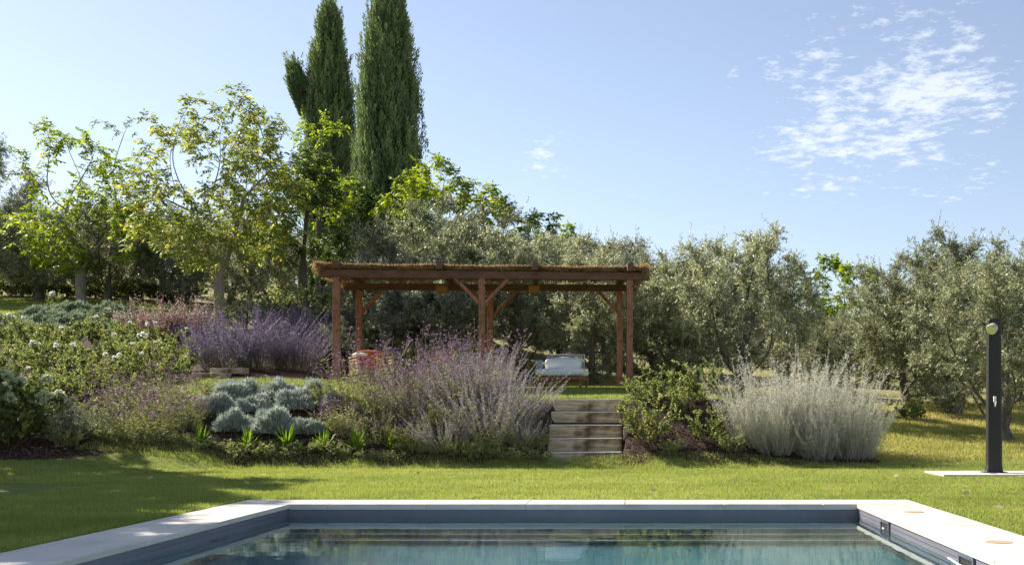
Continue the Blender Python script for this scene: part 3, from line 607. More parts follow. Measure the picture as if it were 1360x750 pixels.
def limbs(g, nd, par, cnt, rt, tip=0.0035, sides=6, flare=1.35):
    root = cnt[1]; a = math.log(rt/tip)/math.log(max(root, 2)); r = tip*np.maximum(cnt, 1)**a
    r[0] = rt*flare; main = {}
    for i in range(1, len(nd)):
        p = par[i]
        if p not in main or cnt[i] > cnt[main[p]]: main[p] = i
    e = np.arange(1, len(nd)); p = par[e]
    d = norm(nd[e]-nd[p]); dp = d.copy()
    ismain = np.array([main[pp] == i for i, pp in zip(e, p)])
    full = np.zeros((len(nd), 3)); full[1:] = d; full[0] = (0, 0, 1)
    dstart = np.where(ismain[:, None], full[p], d); rs_ = np.where(ismain, r[p], np.minimum(r[p], r[e]*1.25)); re = r[e]
    ref = np.array([0.31, 0.93, 0.2]); ref /= np.linalg.norm(ref)
    def ring(c, dd, rr):
        A = norm(np.cross(dd, ref)); B = np.cross(dd, A); an = np.arange(sides)/sides*2*math.pi
        return c[:, None]+(A[:, None]*np.cos(an)[:, None]+B[:, None]*np.sin(an)[:, None])*rr[:, None, None]
    v = np.concatenate([ring(nd[p], dstart, rs_), ring(nd[e], d, re)], 1)
    n_ = len(e); b_ = (np.arange(n_)*2*sides)[:, None]; k = np.arange(sides)[None]; k2 = (k+1) % sides
    f = np.stack([b_+k, b_+k2, b_+sides+k2, b_+sides+k], -1)
    g.add(v, f, np.full(n_*2*sides, 0.5)); return r
def blobs(rng, ell, nb, rb, na, carve=0):
    """attractors in clumps inside a union of ellipsoids [(cx,cy,cz,rx,ry,rz,weight)]"""
    wt = np.array([e[6] for e in ell], float); wt /= wt.sum(); cs = []; rr = []
    for _ in range(nb):
        e = ell[rng.choice(len(ell), p=wt)]; q = runit(rng, 1)[0]*rng.uniform(0.35, 1)**0.5
        cs.append(np.array(e[:3])+q*np.array(e[3:6])); rr.append(rng.uniform(*rb))
    cs = np.array(cs); rr = np.array(rr); pick = rng.integers(0, nb, na)
    return cs[pick]+runit(rng, na)*(rng.random(na)**0.4*rr[pick])[:, None]
def tips(nd, par, cnt, mx=3):
    m_ = cnt <= mx; m_[0] = False; i = np.nonzero(m_)[0]; return nd[i], norm(nd[i]-nd[par[i]])
def olive_tree(seed, w_, h_, zc0, nb=30, na=900, per=15, nl=16, ll=0.080, lw=0.020, trunk=0.13, th=0.8, mat_='olive', spiky=0.3, rb=(0.35, 0.75)):
    rng = np.random.default_rng(seed)
    A = blobs(rng, [(0, 0, (zc0+h_)/2, w_/2-0.3, w_/2-0.3, (h_-zc0)/2-0.2, 1)], nb, rb, na)
    A = A[A[:, 2] > zc0*0.6]
    nd, par, cnt, ch = grow(rng, A, th, up=0.08, wob=0.14); gt = Geo(); limbs(gt, nd, par, cnt, trunk, 0.0035, 6, 1.5)
    tp_, td = tips(nd, par, cnt, 3)
    i = np.repeat(np.arange(len(tp_)), per); n_ = len(i)
    d = norm(td[i]*0.5+runit(rng, n_)*0.9+np.array([0, 0, 0.25])); Lt = rng.uniform(0.15, 0.40, n_)
    out = rng.random(n_) < spiky*0.15; Lt[out] *= 1.8; d[out] = norm(d[out]+np.array([0, 0, 0.8]))
    p0 = tp_[i]-td[i]*rng.random(n_)[:, None]*0.2; bend = runit(rng, n_)*0.12
    P = np.stack([p0, p0+d*Lt[:, None]*0.5+bend*0.2, p0+d*Lt[:, None]+bend*0.3+np.array([0, 0, -0.05])*Lt[:, None]], 1)
    tubes(gt, P, 0.004, 0.0015, 3)
    gl_ = Geo(); j = np.repeat(np.arange(n_), nl); q, tq = interp(P, j, rng.uniform(0.1, 1, len(j)))
    ld = norm(tq*0.8+perp(tq, rng)*0.9); c_tint = rng.normal(0, 0.12, n_)
    tint = np.clip(rng.beta(2, 2.6, len(j))+c_tint[j], 0, 1)
    leaves(gl_, q, ld, rng.uniform(0.7, 1.2, len(j))*ll, lw, rng, tint)
    return [('trunk', gt.mesh('olive_trunk', M['bark'], True)), ('crown', gl_.mesh('olive_crown', M[mat_]))]
def walnut_tree(seed, ell, nb, na, th, rt, mat_='walnut', nrach=3, ll=0.115, lw=0.05, bark='palebark', lean=(0, 0), rb=(0.3, 0.7), drop=0.0, mx=2, kill=0.42, nlf=7, D=0.22, leaders=(), tip=0.0032, infl=3.0):
    rng = np.random.default_rng(seed); A = blobs(rng, ell, nb, rb, na)
    nd, par, cnt, ch = grow(rng, A, th, lean=lean, up=0.10, kill=kill, D=D, leaders=leaders, wob=0.03 if leaders else 0.06, infl=infl); gt = Geo(); limbs(gt, nd, par, cnt, rt, tip, 7)
    tp_, td = tips(nd, par, cnt, mx)
    kp = rng.random(len(tp_)) > drop; tp_ = tp_[kp]; td = td[kp]
    i = np.repeat(np.arange(len(tp_)), nrach); n_ = len(i)
    d = norm(td[i]*0.5+runit(rng, n_)*0.9+np.array([0, 0, 0.1])); Lt = rng.uniform(0.16, 0.32, n_)[:, None]
    p0 = tp_[i]; P = np.stack([p0, p0+d*Lt*0.5, p0+d*Lt+np.array([0, 0, -0.25])*Lt], 1); tubes(gt, P, 0.003, 0.002, 3)
    gl_ = Geo(); j = np.repeat(np.arange(n_), nlf); tq_ = np.tile(np.linspace(0.3, 1, nlf), n_); q, tq = interp(P, j, tq_)
    sgn = np.tile(np.where(np.arange(nlf) % 2, 1., -1.), n_)[:, None]
    s = norm(np.cross(tq, [0, 0, 1.])+1e-6)*sgn; last = (tq_ > 0.99)[:, None]
    ld = norm(np.where(last, tq, tq*0.45+s)+np.array([0, 0, -0.35])+rng.normal(0, 0.22, (len(j), 3)))
    side = norm(np.cross(ld, norm(np.array([0, 0, 1.])+rng.normal(0, 0.5, (len(j), 3)))))
    ct = rng.beta(1.6, 2.6, n_); hz = p0[:, 2]/max(p0[:, 2].max(), 1)
    tint = np.clip(ct[j]+rng.normal(0, 0.08, len(j)), 0, 1)
    leaves(gl_, q, ld, rng.uniform(0.75, 1.15, len(j))*ll, lw, rng, tint, side)
    return [('trunk', gt.mesh('tree_trunk', M[bark], True)), ('crown', gl_.mesh('tree_crown', M[mat_]))]
def place(tree, name, px, Y, label, cat, group=None, rz=0.0, sc=1.0, dz=0.0, x=None):
    x = W(px, Y) if x is None else x
    e = empty(name, (x, Y, gz(x, Y)+dz), rz, sc); tag(e, label, cat, group)
    for nm, me in tree: link(nm, me, e)
    return e

# walnuts
T1 = walnut_tree(12, [(0, 0, 2.6, 2.6, 2.1, 1.25, 3), (-0.7, 0, 4.6, 1.9, 1.5, 1.4, 1)], 90, 1500, 1.2, 0.17, 'yellowleaf', nrach=4, ll=0.15, lw=0.068, drop=0.05, mx=2, rb=(0.25, 0.6), kill=0.34, infl=1.6,
                 leaders=[(-0.9, 0.2, 0.8, 1.1), (0.8, -0.3, 0.8, 1.1), (0.1, 0.7, 1, 1.0), (-0.1, -0.4, 1.2, 1.3)])
place(T1, 'walnut_tree', 108, 40, 'low spreading yellow green walnut tree at the far left lawn', 'tree', sc=1.05)
T2 = walnut_tree(25, [(-0.1, 0, 4.3, 2.55, 2.2, 2.6, 4), (-1.5, 0, 3.2, 1.3, 1.2, 1.3, 1), (1.2, 0, 3.4, 1.2, 1.2, 1.3, 1)], 190, 3000, 1.5, 0.15, nrach=5, ll=0.13, lw=0.058, drop=0.04, D=0.2, mx=2, rb=(0.25, 0.6), kill=0.32, infl=1.6,
                 leaders=[(-0.55, 0.2, 1, 1.9), (0.5, -0.2, 1, 2.0), (0.0, 0.5, 1.1, 1.6), (-1.0, -0.3, 0.7, 1.4), (0.95, 0.2, 0.75, 1.2)])
place(T2, 'walnut_tree', 291, 33, 'tall airy walnut tree with pale forked trunk above the blue sage', 'tree')
T3 = walnut_tree(31, [(0, 0, 4.2, 1.3, 1.3, 3.3, 1)], 22, 380, 1.8, 0.11, 'thinleaf', 3, 0.13, 0.055, 'bark', drop=0.35)
place(T3, 'deciduous_tree', 158, 46, 'half bare tree with orange leaves behind and between the walnuts', 'tree', sc=1.12)
# dark round trees
T4 = walnut_tree(41, [(0, 0, 3.0, 1.7, 1.6, 1.8, 2), (0.2, 0, 4.2, 0.9, 0.9, 1.0, 1)], 40, 1100, 1.2, 0.14, 'dark', 9, 0.12, 0.06, 'darkbark', mx=4, nlf=8)
place(T4, 'pear_tree', 402, 36, 'dense dark green tree with dark trunk left of the pergola', 'tree', rz=0.4)
place(T4, 'pear_tree', 472, 40, 'dark green tree between the pergola roof and the right cypress', 'tree', rz=2.4, sc=(1.0, 1.0, 0.98))
T5 = walnut_tree(47, [(0, 0, 6.1, 0.7, 0.7, 1.4, 1), (0.2, 0, 4.4, 1.0, 1.0, 1.0, 1)], 26, 600, 3.2, 0.10, 'yellowleaf', 4, 0.14, 0.062, 'bark', mx=3)
place(T5, 'deciduous_tree', 424, 38.5, 'narrow light green tree rising in front of the left cypress', 'tree')
T6 = walnut_tree(53, [(-0.4, 0, 4.9, 1.5, 1.3, 1.2, 2), (1.3, 0, 4.3, 1.0, 1.0, 0.9, 1)], 36, 1100, 2.6, 0.13, 'yellowleaf', 7, 0.15, 0.07, 'bark', mx=3, rb=(0.3, 0.6))
place(T6, 'deciduous_tree', 578, 38, 'yellow green broadleaf tree right of the cypresses above the pergola', 'tree')

# cypresses
def cypress(seed, height, prof, nplume=1500, npl=46, extra=None):
    rng = np.random.default_rng(seed); g = Geo(); zf, rf = zip(*prof)
    zz = rng.beta(1.15, 1.0, nplume)*height; an = rng.uniform(0, 2*math.pi, nplume)
    lump = 1+0.08*np.sin(an*5+zz*0.9)+0.06*np.sin(an*9-zz*1.7)
    R0 = np.interp(zz/height, zf, rf)*lump; rad = R0*rng.uniform(0.62, 1.0, nplume)
    base = np.stack([np.cos(an)*rad, np.sin(an)*rad, zz], 1)
    out = np.stack([np.cos(an), np.sin(an), np.zeros(nplume)], 1)
    ax = norm(out*rng.uniform(0.0, 0.16, nplume)[:, None]+np.array([0, 0, 1.])+rng.normal(0, 0.07, (nplume, 3)))
    PL = rng.uniform(0.55, 1.15, nplume)
    i = np.repeat(np.arange(nplume), npl); n_ = len(i); s = rng.random(n_)
    wid = (0.14*(1-s)**0.7+0.015)
    q = base[i]+ax[i]*(s*PL[i])[:, None]+perp(ax[i], rng)*(wid*rng.random(n_)**0.5)[:, None]
    d = norm(ax[i]*1.3+runit(rng, n_)*0.55+out[i]*0.25)
    pt = rng.random(nplume)
    leaves(g, q, d, rng.uniform(0.09, 0.20, n_), rng.uniform(0.03, 0.05, n_), rng, np.clip(pt[i]*0.55+s*0.3+rng.normal(0, .1, n_), 0, 1))
    # inner fill so the column is opaque
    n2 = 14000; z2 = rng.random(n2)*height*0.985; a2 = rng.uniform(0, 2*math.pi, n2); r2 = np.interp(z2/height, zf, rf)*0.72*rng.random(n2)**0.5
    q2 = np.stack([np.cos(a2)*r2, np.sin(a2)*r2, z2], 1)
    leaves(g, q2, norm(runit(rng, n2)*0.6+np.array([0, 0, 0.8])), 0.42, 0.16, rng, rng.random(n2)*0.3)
    gt = Geo(); tubes(gt, np.array([[[0, 0, -0.2], [0, 0, 1.0], [0, 0, height*0.6], [0, 0, height*0.9]]], float), 0.28, 0.04, 8)
    return [('trunk', gt.mesh('cypress_trunk', M['bark'], True)), ('crown', g.mesh('cypress_crown', M['cypress']))]
cp1 = [(0, 0.5), (0.06, 0.95), (0.25, 1.12), (0.5, 1.10), (0.7, 0.95), (0.85, 0.66), (0.95, 0.36), (1, 0.06)]
cp2 = [(0, 0.7), (0.06, 1.2), (0.2, 1.42), (0.45, 1.40), (0.62, 1.20), (0.8, 0.82), (0.93, 0.4), (1, 0.05)]
x1 = W(438, 50); g1 = gz(x1, 50); h1 = Zp(2, 50)-g1-0.6
cy1 = place(cypress(61, h1, cp1), 'cypress_tree', 438, 50, 'narrower left cypress with a small side shoot near its top', 'tree', 'tall cypresses')
cs = cypress(62, 2.2, [(0, 0.05), (0.3, 0.24), (0.55, 0.36), (0.75, 0.26), (1, 0.02)], 110, 44)
o = link('side_shoot', cs[1][1], cy1); o.location = (-0.95, -0.15, Zp(160, 50)-g1); o.rotation_euler = (0, R(-15), 0)
x2 = W(516, 46); h2 = Zp(-62, 46)-gz(x2, 46)-0.6
place(cypress(63, h2, cp2, 1900), 'cypress_tree', 516, 46, 'broad right cypress whose tip runs out of the top', 'tree', 'tall cypresses')

# olives
OA = olive_tree(71, 4.2, 4.2, 0.35, 56, 1500, trunk=0.15)
OB = olive_tree(72, 4.0, 3.9, 0.25, 50, 1350, trunk=0.14, mat_='oliveg')
OC = olive_tree(73, 3.8, 4.3, 0.3, 48, 1350, trunk=0.12, spiky=0.9)
OD = olive_tree(74, 4.5, 3.6, 0.25, 54, 1400, trunk=0.16, spiky=0.5)
OV = [OA, OB, OC, OD]
near_ol = [
 (OD, 592, 31.5, 1.2, 'broad grey olive tree rising just above the pergola roof', 1.22),
 (OB, 520, 29.5, 3.0, 'olive tree behind the left half of the pergola', 0.80),
 (OB, 560, 28.8, 2.0, 'bushy olive tree behind the left hanging lantern', 0.78),
 (OA, 690, 30.0, 0.5, 'olive tree behind the middle posts of the pergola', 0.98),
 (OC, 790, 28.0, 0.0, 'dark trunked olive tree behind the white daybed', 0.86),
 (OB, 868, 31.5, 4.0, 'olive tree behind the right pergola posts', 1.04),
 (OA, 985, 26.5, 2.2, 'largest rounded olive tree right of the pergola', 1.02),
 (OC, 905, 29.0, 5.0, 'smaller olive tree tucked left of the largest rounded olive', 0.84),
 (OC, 1208, 28.0, 1.0, 'upright olive tree with visible dark trunk behind the silver shrubs', 0.93),
 (OD, 1125, 31.0, 2.5, 'low olive tree between the largest olive and the trunk behind the silver shrubs', 0.70),
 (OA, 1335, 22.0, 1.5, 'near olive tree spreading behind the black shower', 0.95),
 (OC, 1268, 27.0, 3.3, 'olive tree with spiky top left of the black shower', 1.03),
 (OB, 1255, 31.0, 4.4, 'olive tree in the grove behind the two right olives', 0.95),
 (OB, -45, 45.0, 0.7, 'blue grey olive tree cut by the left edge of the picture', 1.62),
 (OA, 745, 34.0, 3.6, 'olive tree seen between pergola roof and sky right of the middle', 1.06)]
for tr_, px, Y, rz, lab, sc in near_ol: place(tr_, 'olive_tree', px, Y, lab, 'tree', 'olive trees of the grove', rz, sc)
rr = random.Random(3)
spots = [(px, 47+rr.uniform(-2, 3)) for px in range(-60, 440, 46)]+[(px, 41+rr.uniform(-2, 3)) for px in range(-40, 420, 92)]+[(px, 40+rr.uniform(-2, 4)) for px in range(620, 1440, 62)]+[(px, 52+rr.uniform(-2, 4)) for px in range(520, 1440, 70)]+[(px, 34+rr.uniform(-1, 1)) for px in (640, 1050, 1330, 1410)]+[(px, 64+rr.uniform(-3, 4)) for px in range(-40, 1440, 85)]
spots = [(p_, y_) for p_, y_ in spots if not (p_ < 150 and 44 < y_ < 52)]+[(60, 52), (-20, 54), (130, 53)]
for k, (px, Y) in enumerate(spots):
    lft = px < 440
    place(OV[k % 4], 'olive_tree', px, Y, 'dark olive tree in the row behind the walnuts and the upper lawn' if lft else 'far olive tree in the back rows of the grove behind the pergola', 'tree',
          'back row olives on the left' if lft else 'back row olives of the grove', rr.uniform(0, 6), rr.uniform(0.82, 0.98) if lft else rr.uniform(0.52, 0.60) if 1030 < px < 1200 else rr.uniform(0.85, 1.15))
T7 = walnut_tree(83, [(0, 0, 3.6, 2.4, 2.0, 1.7, 1)], 36, 900, 1.6, 0.13, 'yellowleaf', 8, 0.16, 0.075, 'bark', mx=3)
place(T7, 'deciduous_tree', 1125, 44, 'yellow green treetop in the gap between the right olives', 'tree', sc=0.90)
place(T7, 'deciduous_tree', 690, 43, 'light green treetop above the pergola left of the sky gap', 'tree', rz=1.2, sc=1.08)
# big evergreen outside the left edge: its shade lies across the lawn and the coping
T8 = walnut_tree(91, [(0, 0, 4.3, 2.5, 2.5, 2.3, 1)], 60, 1300, 1.6, 0.22, 'dark', 8, 0.16, 0.09, 'bark', mx=3, rb=(0.5, 0.9))
for k, (x, y, s_) in enumerate([(-16.6, 19.4, 1.5), (-14.8, 14.6, 1.4), (-11.3, 10.2, 1.2), (-9.7, 7.0, 1.0), (-13.6, 12.6, 1.3)]):
    place(T8, 'evergreen_tree', 0, y, 'evergreen tree beyond the left edge shading the lawn', 'tree', 'evergreens beyond the left edge', k*1.3, s_, x=x)

# ------------------------------------------------------------------ plants
def stem_set(rng, n, h, spread, base_r, lean=(0, 0), droop=0.25, k=7):
    an = rng.uniform(0, 2*math.pi, n); rb = base_r*np.sqrt(rng.random(n)); tl = spread*(0.15+0.85*rng.random(n)**0.8)
    a2 = an+rng.normal(0, 0.4, n)
    d = np.stack([np.cos(a2)*np.sin(tl)+lean[0], np.sin(a2)*np.sin(tl)+lean[1], np.cos(tl)], 1); d = norm(d)
    L = h*np.where(rng.random(n) < 0.12, rng.uniform(1.0, 1.22, n), rng.uniform(0.45, 1.0, n)); s = np.linspace(0, 1, k)
    p0 = np.stack([np.cos(an)*rb, np.sin(an)*rb, np.full(n, -0.04)], 1)
    P = p0[:, None]+d[:, None]*(s[None, :, None]*L[:, None, None])
    P[..., 2] -= droop*(s[None]**2)*L[:, None]*np.sin(tl)[:, None]
    w2 = rng.normal(0, 0.035, (n, 1, 3))*np.sin(s*3)[None, :, None]+rng.normal(0, 0.022, (n, 1, 3))*np.sin(s*7)[None, :, None]
    return P+w2
def spire_plant(seed, n, h, spread, base_r, fm, sm, lean=(0, 0), droop=0.2, nbr=6, t0=0.35, dens=60, fs=(0.012, 0.022), leafm=None, nleaf=0, lsize=0.05, sr=0.0035, brl=0.22, lt=(0.05, 0.75)):
    """many slim stems with short side branches set with small flowers or leaves"""
    rng = np.random.default_rng(seed); P = stem_set(rng, n, h, spread, base_r, lean, droop)
    gs = Geo(); tubes(gs, P, sr, sr*0.4, 3, rng=rng)
    i = np.repeat(np.arange(n), nbr); tb = rng.uniform(t0, 0.95, len(i)); q, tq = interp(P, i, tb)
    d = norm(tq*1.1+perp(tq, rng)*0.6+np.array([0, 0, 0.15])); L = (rng.uniform(0.4, 1.1, len(i))*brl*(1.15-tb))[:, None]
    B = np.stack([q, q+d*L*0.5, q+d*L+np.array([0, 0, 0.1])*L], 1); tubes(gs, B, sr*0.5, sr*0.3, 3, rng=rng)
    out = [('stems', gs.mesh('stems', M[sm]))]
    gf = Geo(); j = rng.integers(0, n, n*dens//2); q1, t1 = interp(P, j, rng.uniform(t0+0.1, 1.0, len(j)))
    j2 = rng.integers(0, len(B), n*dens//2); q2, t2 = interp(B, j2, rng.uniform(0.1, 1, len(j2)))
    q = np.vstack([q1, q2]); t_ = np.vstack([t1, t2]); o_ = perp(t_, rng)
    st_t = rng.normal(0, 0.15, n)
    leaves(gf, q+o_*0.004, norm(o_+t_*rng.uniform(-0.2, 0.9, (len(q), 1))), rng.uniform(*fs, len(q)), rng.uniform(0.5, 0.8, len(q))*fs[0], rng, np.clip(rng.beta(2, 2, len(q))+np.concatenate([st_t[j], np.zeros(len(j2))]), 0, 1))
    out.append(('flowers' if leafm or fm != 'silver' else 'leaves', gf.mesh('flowers', M[fm])))
    if leafm:
        gl_ = Geo(); j = rng.integers(0, n, n*nleaf); q, t_ = interp(P, j, rng.uniform(*lt, len(j)))
        leaves(gl_, q, norm(perp(t_, rng)+t_*0.5), rng.uniform(0.5, 1.2, len(j))*lsize, lsize*0.28, rng, rng.beta(2, 2, len(j)))
        out.append(('leaves', gl_.mesh('leaves', M[leafm])))
    return out
def heads_plant(seed, n, h, spread, base_r, lean=(0, 0), hs=0.022, nleaf=34):
    rng = np.random.default_rng(seed); P = stem_set(rng, n, h, spread, base_r, lean, -0.05)
    gs = Geo(); tubes(gs, P, 0.0032, 0.002, 3, rng=rng)
    i = np.repeat(np.arange(n), 3); tb = rng.uniform(0.6, 0.92, len(i)); q, tq = interp(P, i, tb)
    d = norm(tq+perp(tq, rng)*0.5); L = rng.uniform(0.06, 0.22, len(i))[:, None]
    B = np.stack([q, q+d*L*0.6, q+d*L+np.array([0, 0, 0.2])*L], 1); tubes(gs, B, 0.002, 0.0014, 3, rng=rng)
    tp_ = np.vstack([P[:, -1], B[:, -1]]); gf = Geo(); j = np.repeat(np.arange(len(tp_)), 26)
    s_ = rng.uniform(0.6, 1.35, len(tp_)); r_ = runit(rng, len(j))
    ct = rng.beta(1.3, 1.5, len(tp_))
    leaves(gf, tp_[j]+r_*(hs*s_[j]*rng.random(len(j)))[:, None]*np.array([1, 1, 0.6]), r_, 0.013, 0.011, rng, np.clip(ct[j]+rng.normal(0, 0.1, len(j)), 0, 1))
    gl_ = Geo(); j = rng.integers(0, n, n*nleaf); q, t_ = interp(P, j, rng.uniform(0.05, 0.8, len(j))**1.4)
    leaves(gl_, q, norm(perp(t_, rng)+t_*0.4), rng.uniform(0.03, 0.08, len(j)), 0.012, rng)
    return [('stems', gs.mesh('stems', M['verbstem'])), ('flower_heads', gf.mesh('flower_heads', M['verbflower'])), ('leaves', gl_.mesh('leaves', M['weed']))]
def mound(seed, rx, rz, n, ll, lw, mat_, spikes=0):
    rng = np.random.default_rng(seed); g = Geo(); d = runit(rng, n); d[:, 2] = np.abs(d[:, 2])
    lump = 1+0.16*np.sin(d[:, 0]*5+seed)+0.14*np.cos(d[:, 1]*6+seed*2)+0.08*np.sin(d[:, 2]*11+d[:, 0]*7)
    rad = rng.uniform(0.45, 1.0, n)**0.5*lump; base = d*rad[:, None]*np.array([rx, rx, rz])
    dd = norm(d*0.9+np.array([0, 0, 0.55])+runit(rng, n)*0.5)
    leaves(g, base-dd*ll*0.4, dd, rng.uniform(0.6, 1.2, n)*ll, lw, rng, np.clip(rng.beta(2, 2, n)*0.8+rad*0.2-0.1, 0, 1))
    if spikes:
        i = rng.integers(0, n, spikes); p = base[i]; L = rng.uniform(0.08, 0.18, spikes)[:, None]
        P = np.stack([p, p+dd[i]*L*0.5, p+dd[i]*L+np.array([0, 0, 0.02])], 1); tubes(g, P, 0.003, 0.002, 3)
    return g.mesh('mound', M[mat_])
def leaf_bush(seed, n, h, spread, base_r, lm, sm='gaurastem', nleaf=60, ls=0.055, lw=0.032, flowers=0, fm='white', fr=0.035, lean=(0, 0), droop=0.15, nbr=5, brl=0.3):
    rng = np.random.default_rng(seed); P = stem_set(rng, n, h, spread, base_r, lean, droop)
    gs = Geo(); tubes(gs, P, 0.006, 0.002, 4, rng=rng)
    i = np.repeat(np.arange(n), nbr); tb = rng.uniform(0.25, 0.95, len(i)); q, tq = interp(P, i, tb)
    d = norm(tq*0.8+perp(tq, rng)+np.array([0, 0, 0.2])); L = rng.uniform(0.3, 1.0, len(i))[:, None]*brl
    B = np.stack([q, q+d*L*0.5, q+d*L], 1); tubes(gs, B, 0.003, 0.0015, 3, rng=rng)
    gl_ = Geo(); j = rng.integers(0, len(B), n*nleaf); q, t_ = interp(B, j, rng.uniform(0.1, 1.0, len(j)))
    j2 = rng.integers(0, n, n*nleaf//4); q2, t2 = interp(P, j2, rng.uniform(0.15, 1.0, len(j2)))
    q = np.vstack([q, q2]); t_ = np.vstack([t_, t2]); ct = np.concatenate([rng.normal(0, 0.15, len(B))[j], rng.normal(0, .1, len(j2))])
    leaves(gl_, q, norm(perp(t_, rng)+t_*0.6), rng.uniform(0.5, 1.2, len(q))*ls, lw, rng, np.clip(rng.beta(2, 2.4, len(q))+ct, 0, 1))
    out = [('stems', gs.mesh('stems', M[sm])), ('leaves', gl_.mesh('leaves', M[lm]))]
    tips_ = np.vstack([P[:, -1], B[:, -1]]); zt = tips_[:, 2]; order = np.argsort(-zt)[:max(flowers*3, 1)]
    fl = []
    for c in rng.choice(order, flowers, replace=False) if flowers else []:
        g = Geo(); m_ = 46; r_ = runit(rng, m_)
        leaves(g, tips_[c]+r_*fr*0.35, norm(r_+np.array([0, 0, 0.2])), fr*1.1, fr*0.9, rng); fl.append(('flower', g.mesh('flower', M[fm])))
    return out+fl

def put(tpl, name, px, Y, label, cat, group=None, rz=0.0, sc=1.0, dz=0.0): return place(tpl, name, px, Y, label, cat, group, rz, sc, dz)
# silver shrubs at the right
SA = spire_plant(101, 230, 1.35, 0.68, 0.38, 'silver', 'silver', droop=-0.22, nbr=13, t0=0.04, dens=130, fs=(0.014, 0.034), sr=0.0036, brl=0.24)
SB = spire_plant(102, 200, 1.25, 0.60, 0.34, 'silver', 'silver', (0.12, 0), droop=-0.25, nbr=13, t0=0.04, dens=130, fs=(0.014, 0.034), sr=0.0036, brl=0.24)
for tpl, px, Y, rz, sc, lab in [(SA, 1008, 19.1, 0, 0.92, 'leftmost silver grey wispy shrub right of the steps'), (SB, 1050, 19.5, 1, 1.22, 'tallest silver shrub in the middle of the silver group'),
                                (SA, 1128, 19.3, 2.2, 0.98, 'rightmost bushy silver shrub at the end of the bed'), (SB, 1085, 18.95, 4, 0.80, 'low front silver shrub between the rightmost and the middle ones'),
                                (SA, 1095, 19.9, 5, 1.10, 'silver shrub at the back between the tallest and the rightmost'), (SB, 1030, 18.9, 2.8, 0.72, 'small silver shrub at the lawn edge in front of the tallest')]:
    put(tpl, 'silver_shrub', px, Y, lab, 'shrub', 'silver shrubs right of the steps', rz, sc)
# purple sage
PA = spire_plant(111, 125, 1.45, 0.95, 0.34, 'sageflower', 'sagestem', droop=-0.12, nbr=9, t0=0.30, dens=110, fs=(0.011, 0.022), leafm='weed', nleaf=40, lsize=0.045, sr=0.0036)
PB = spire_plant(112, 115, 1.30, 0.95, 0.34, 'sageflower', 'sagestem', lean=(0.12, -0.1), droop=-0.05, nbr=9, t0=0.30, dens=110, fs=(0.011, 0.022), leafm='weed', nleaf=40, lsize=0.045, sr=0.0036)
for tpl, px, Y, rz, sc, lab in [(PA, 648, 18.95, 0.3, 1.0, 'large lilac sage bush directly left of the steps, widest of them'), (PB, 688, 19.6, 0, 0.80, 'lilac sage arching over the left end of the middle steps'),
                                (PA, 620, 19.9, 2.4, 0.9, 'lilac sage behind the widest sage bush at the terrace edge'), (PB, 655, 20.3, 3.5, 0.82, 'lilac sage on the terrace edge in front of the middle posts'), (PB, 590, 18.75, 5, 0.66, 'small lilac sage at the lawn edge, left of the widest sage'),
 (PA, 545, 19.7, 1.2, 0.70, 'leftmost lilac sage among the verbenas on the bank'), (PB, 694, 18.9, 4.2, 0.5, 'small lilac sage beside the lowest step')]:
    put(tpl, 'purple_sage', px, Y, lab, 'flowering shrub', 'lilac sages beside the steps', rz, sc)
PC = spire_plant(113, 260, 1.45, 0.90, 0.42, 'sagedark', 'gaurastem', droop=-0.1, nbr=8, t0=0.28, dens=100, fs=(0.014, 0.026), leafm='lavender', nleaf=20, lsize=0.045, sr=0.0036)
for px, Y, rz, sc, lab in [(300, 24.8, 0, 1.0, 'blue violet sage under the pale forked trunk, leftmost of its row'), (345, 25.4, 1.2, 1.0, 'blue violet sage in the middle of the row under the walnut'), (392, 25.6, 2.2, 0.88, 'blue violet sage nearest the left pergola post'),
                           (372, 29.0, 3.1, 0.8, 'faded lilac sage higher up behind the blue violet row'), (425, 29.0, 4.0, 0.9, 'faded lilac sage behind the left front pergola post')]:
    put(PC, 'purple_sage', px, Y, lab, 'flowering shrub', 'blue violet sages on the bank', rz, sc)
# verbena
VA = heads_plant(121, 62, 1.25, 0.65, 0.35); VB = heads_plant(122, 66, 1.0, 0.95, 0.35, (0.15, -0.15))
vl = [(VA, 470, 20.2, 'tall verbena below the left pergola post', 1.0), (VB, 505, 20.4, 'verbena in front of the pale slatted armchair', 0.95), (VA, 545, 20.7, 'verbena in front of the gap between armchair and sofa', 1.12), (VB, 575, 20.3, 'verbena in front of the red cushion', 1.15),
      (VA, 610, 20.9, 'verbena in front of the grey patterned cushion', 1.1), (VB, 455, 19.4, 'low verbena at the right end of the grey mounds', 0.85), (VA, 520, 19.7, 'verbena in the middle of the bank right of the daylilies', 0.8), (VB, 560, 19.5, 'verbena half way down the bank left of the lilac sage', 0.85),
      (VA, 645, 20.8, 'verbena in front of the middle pergola posts', 1.05)]
vl += [(VB, 500, 19.0, 'verbena above the daylily clump left of the shaded last one', 0.75), (VA, 590, 19.9, 'verbena between the leftmost and the widest lilac sage', 0.9), (VB, 620, 20.4, 'verbena sprawling over the lilac sage behind the widest one', 0.95)]
for k, (tpl, px, Y, lab, sc) in enumerate(vl): put(tpl, 'verbena', px, Y, lab, 'flowering plant', 'verbenas on the bank under the pergola', k*1.1, sc*rr.uniform(0.82, 1.05))
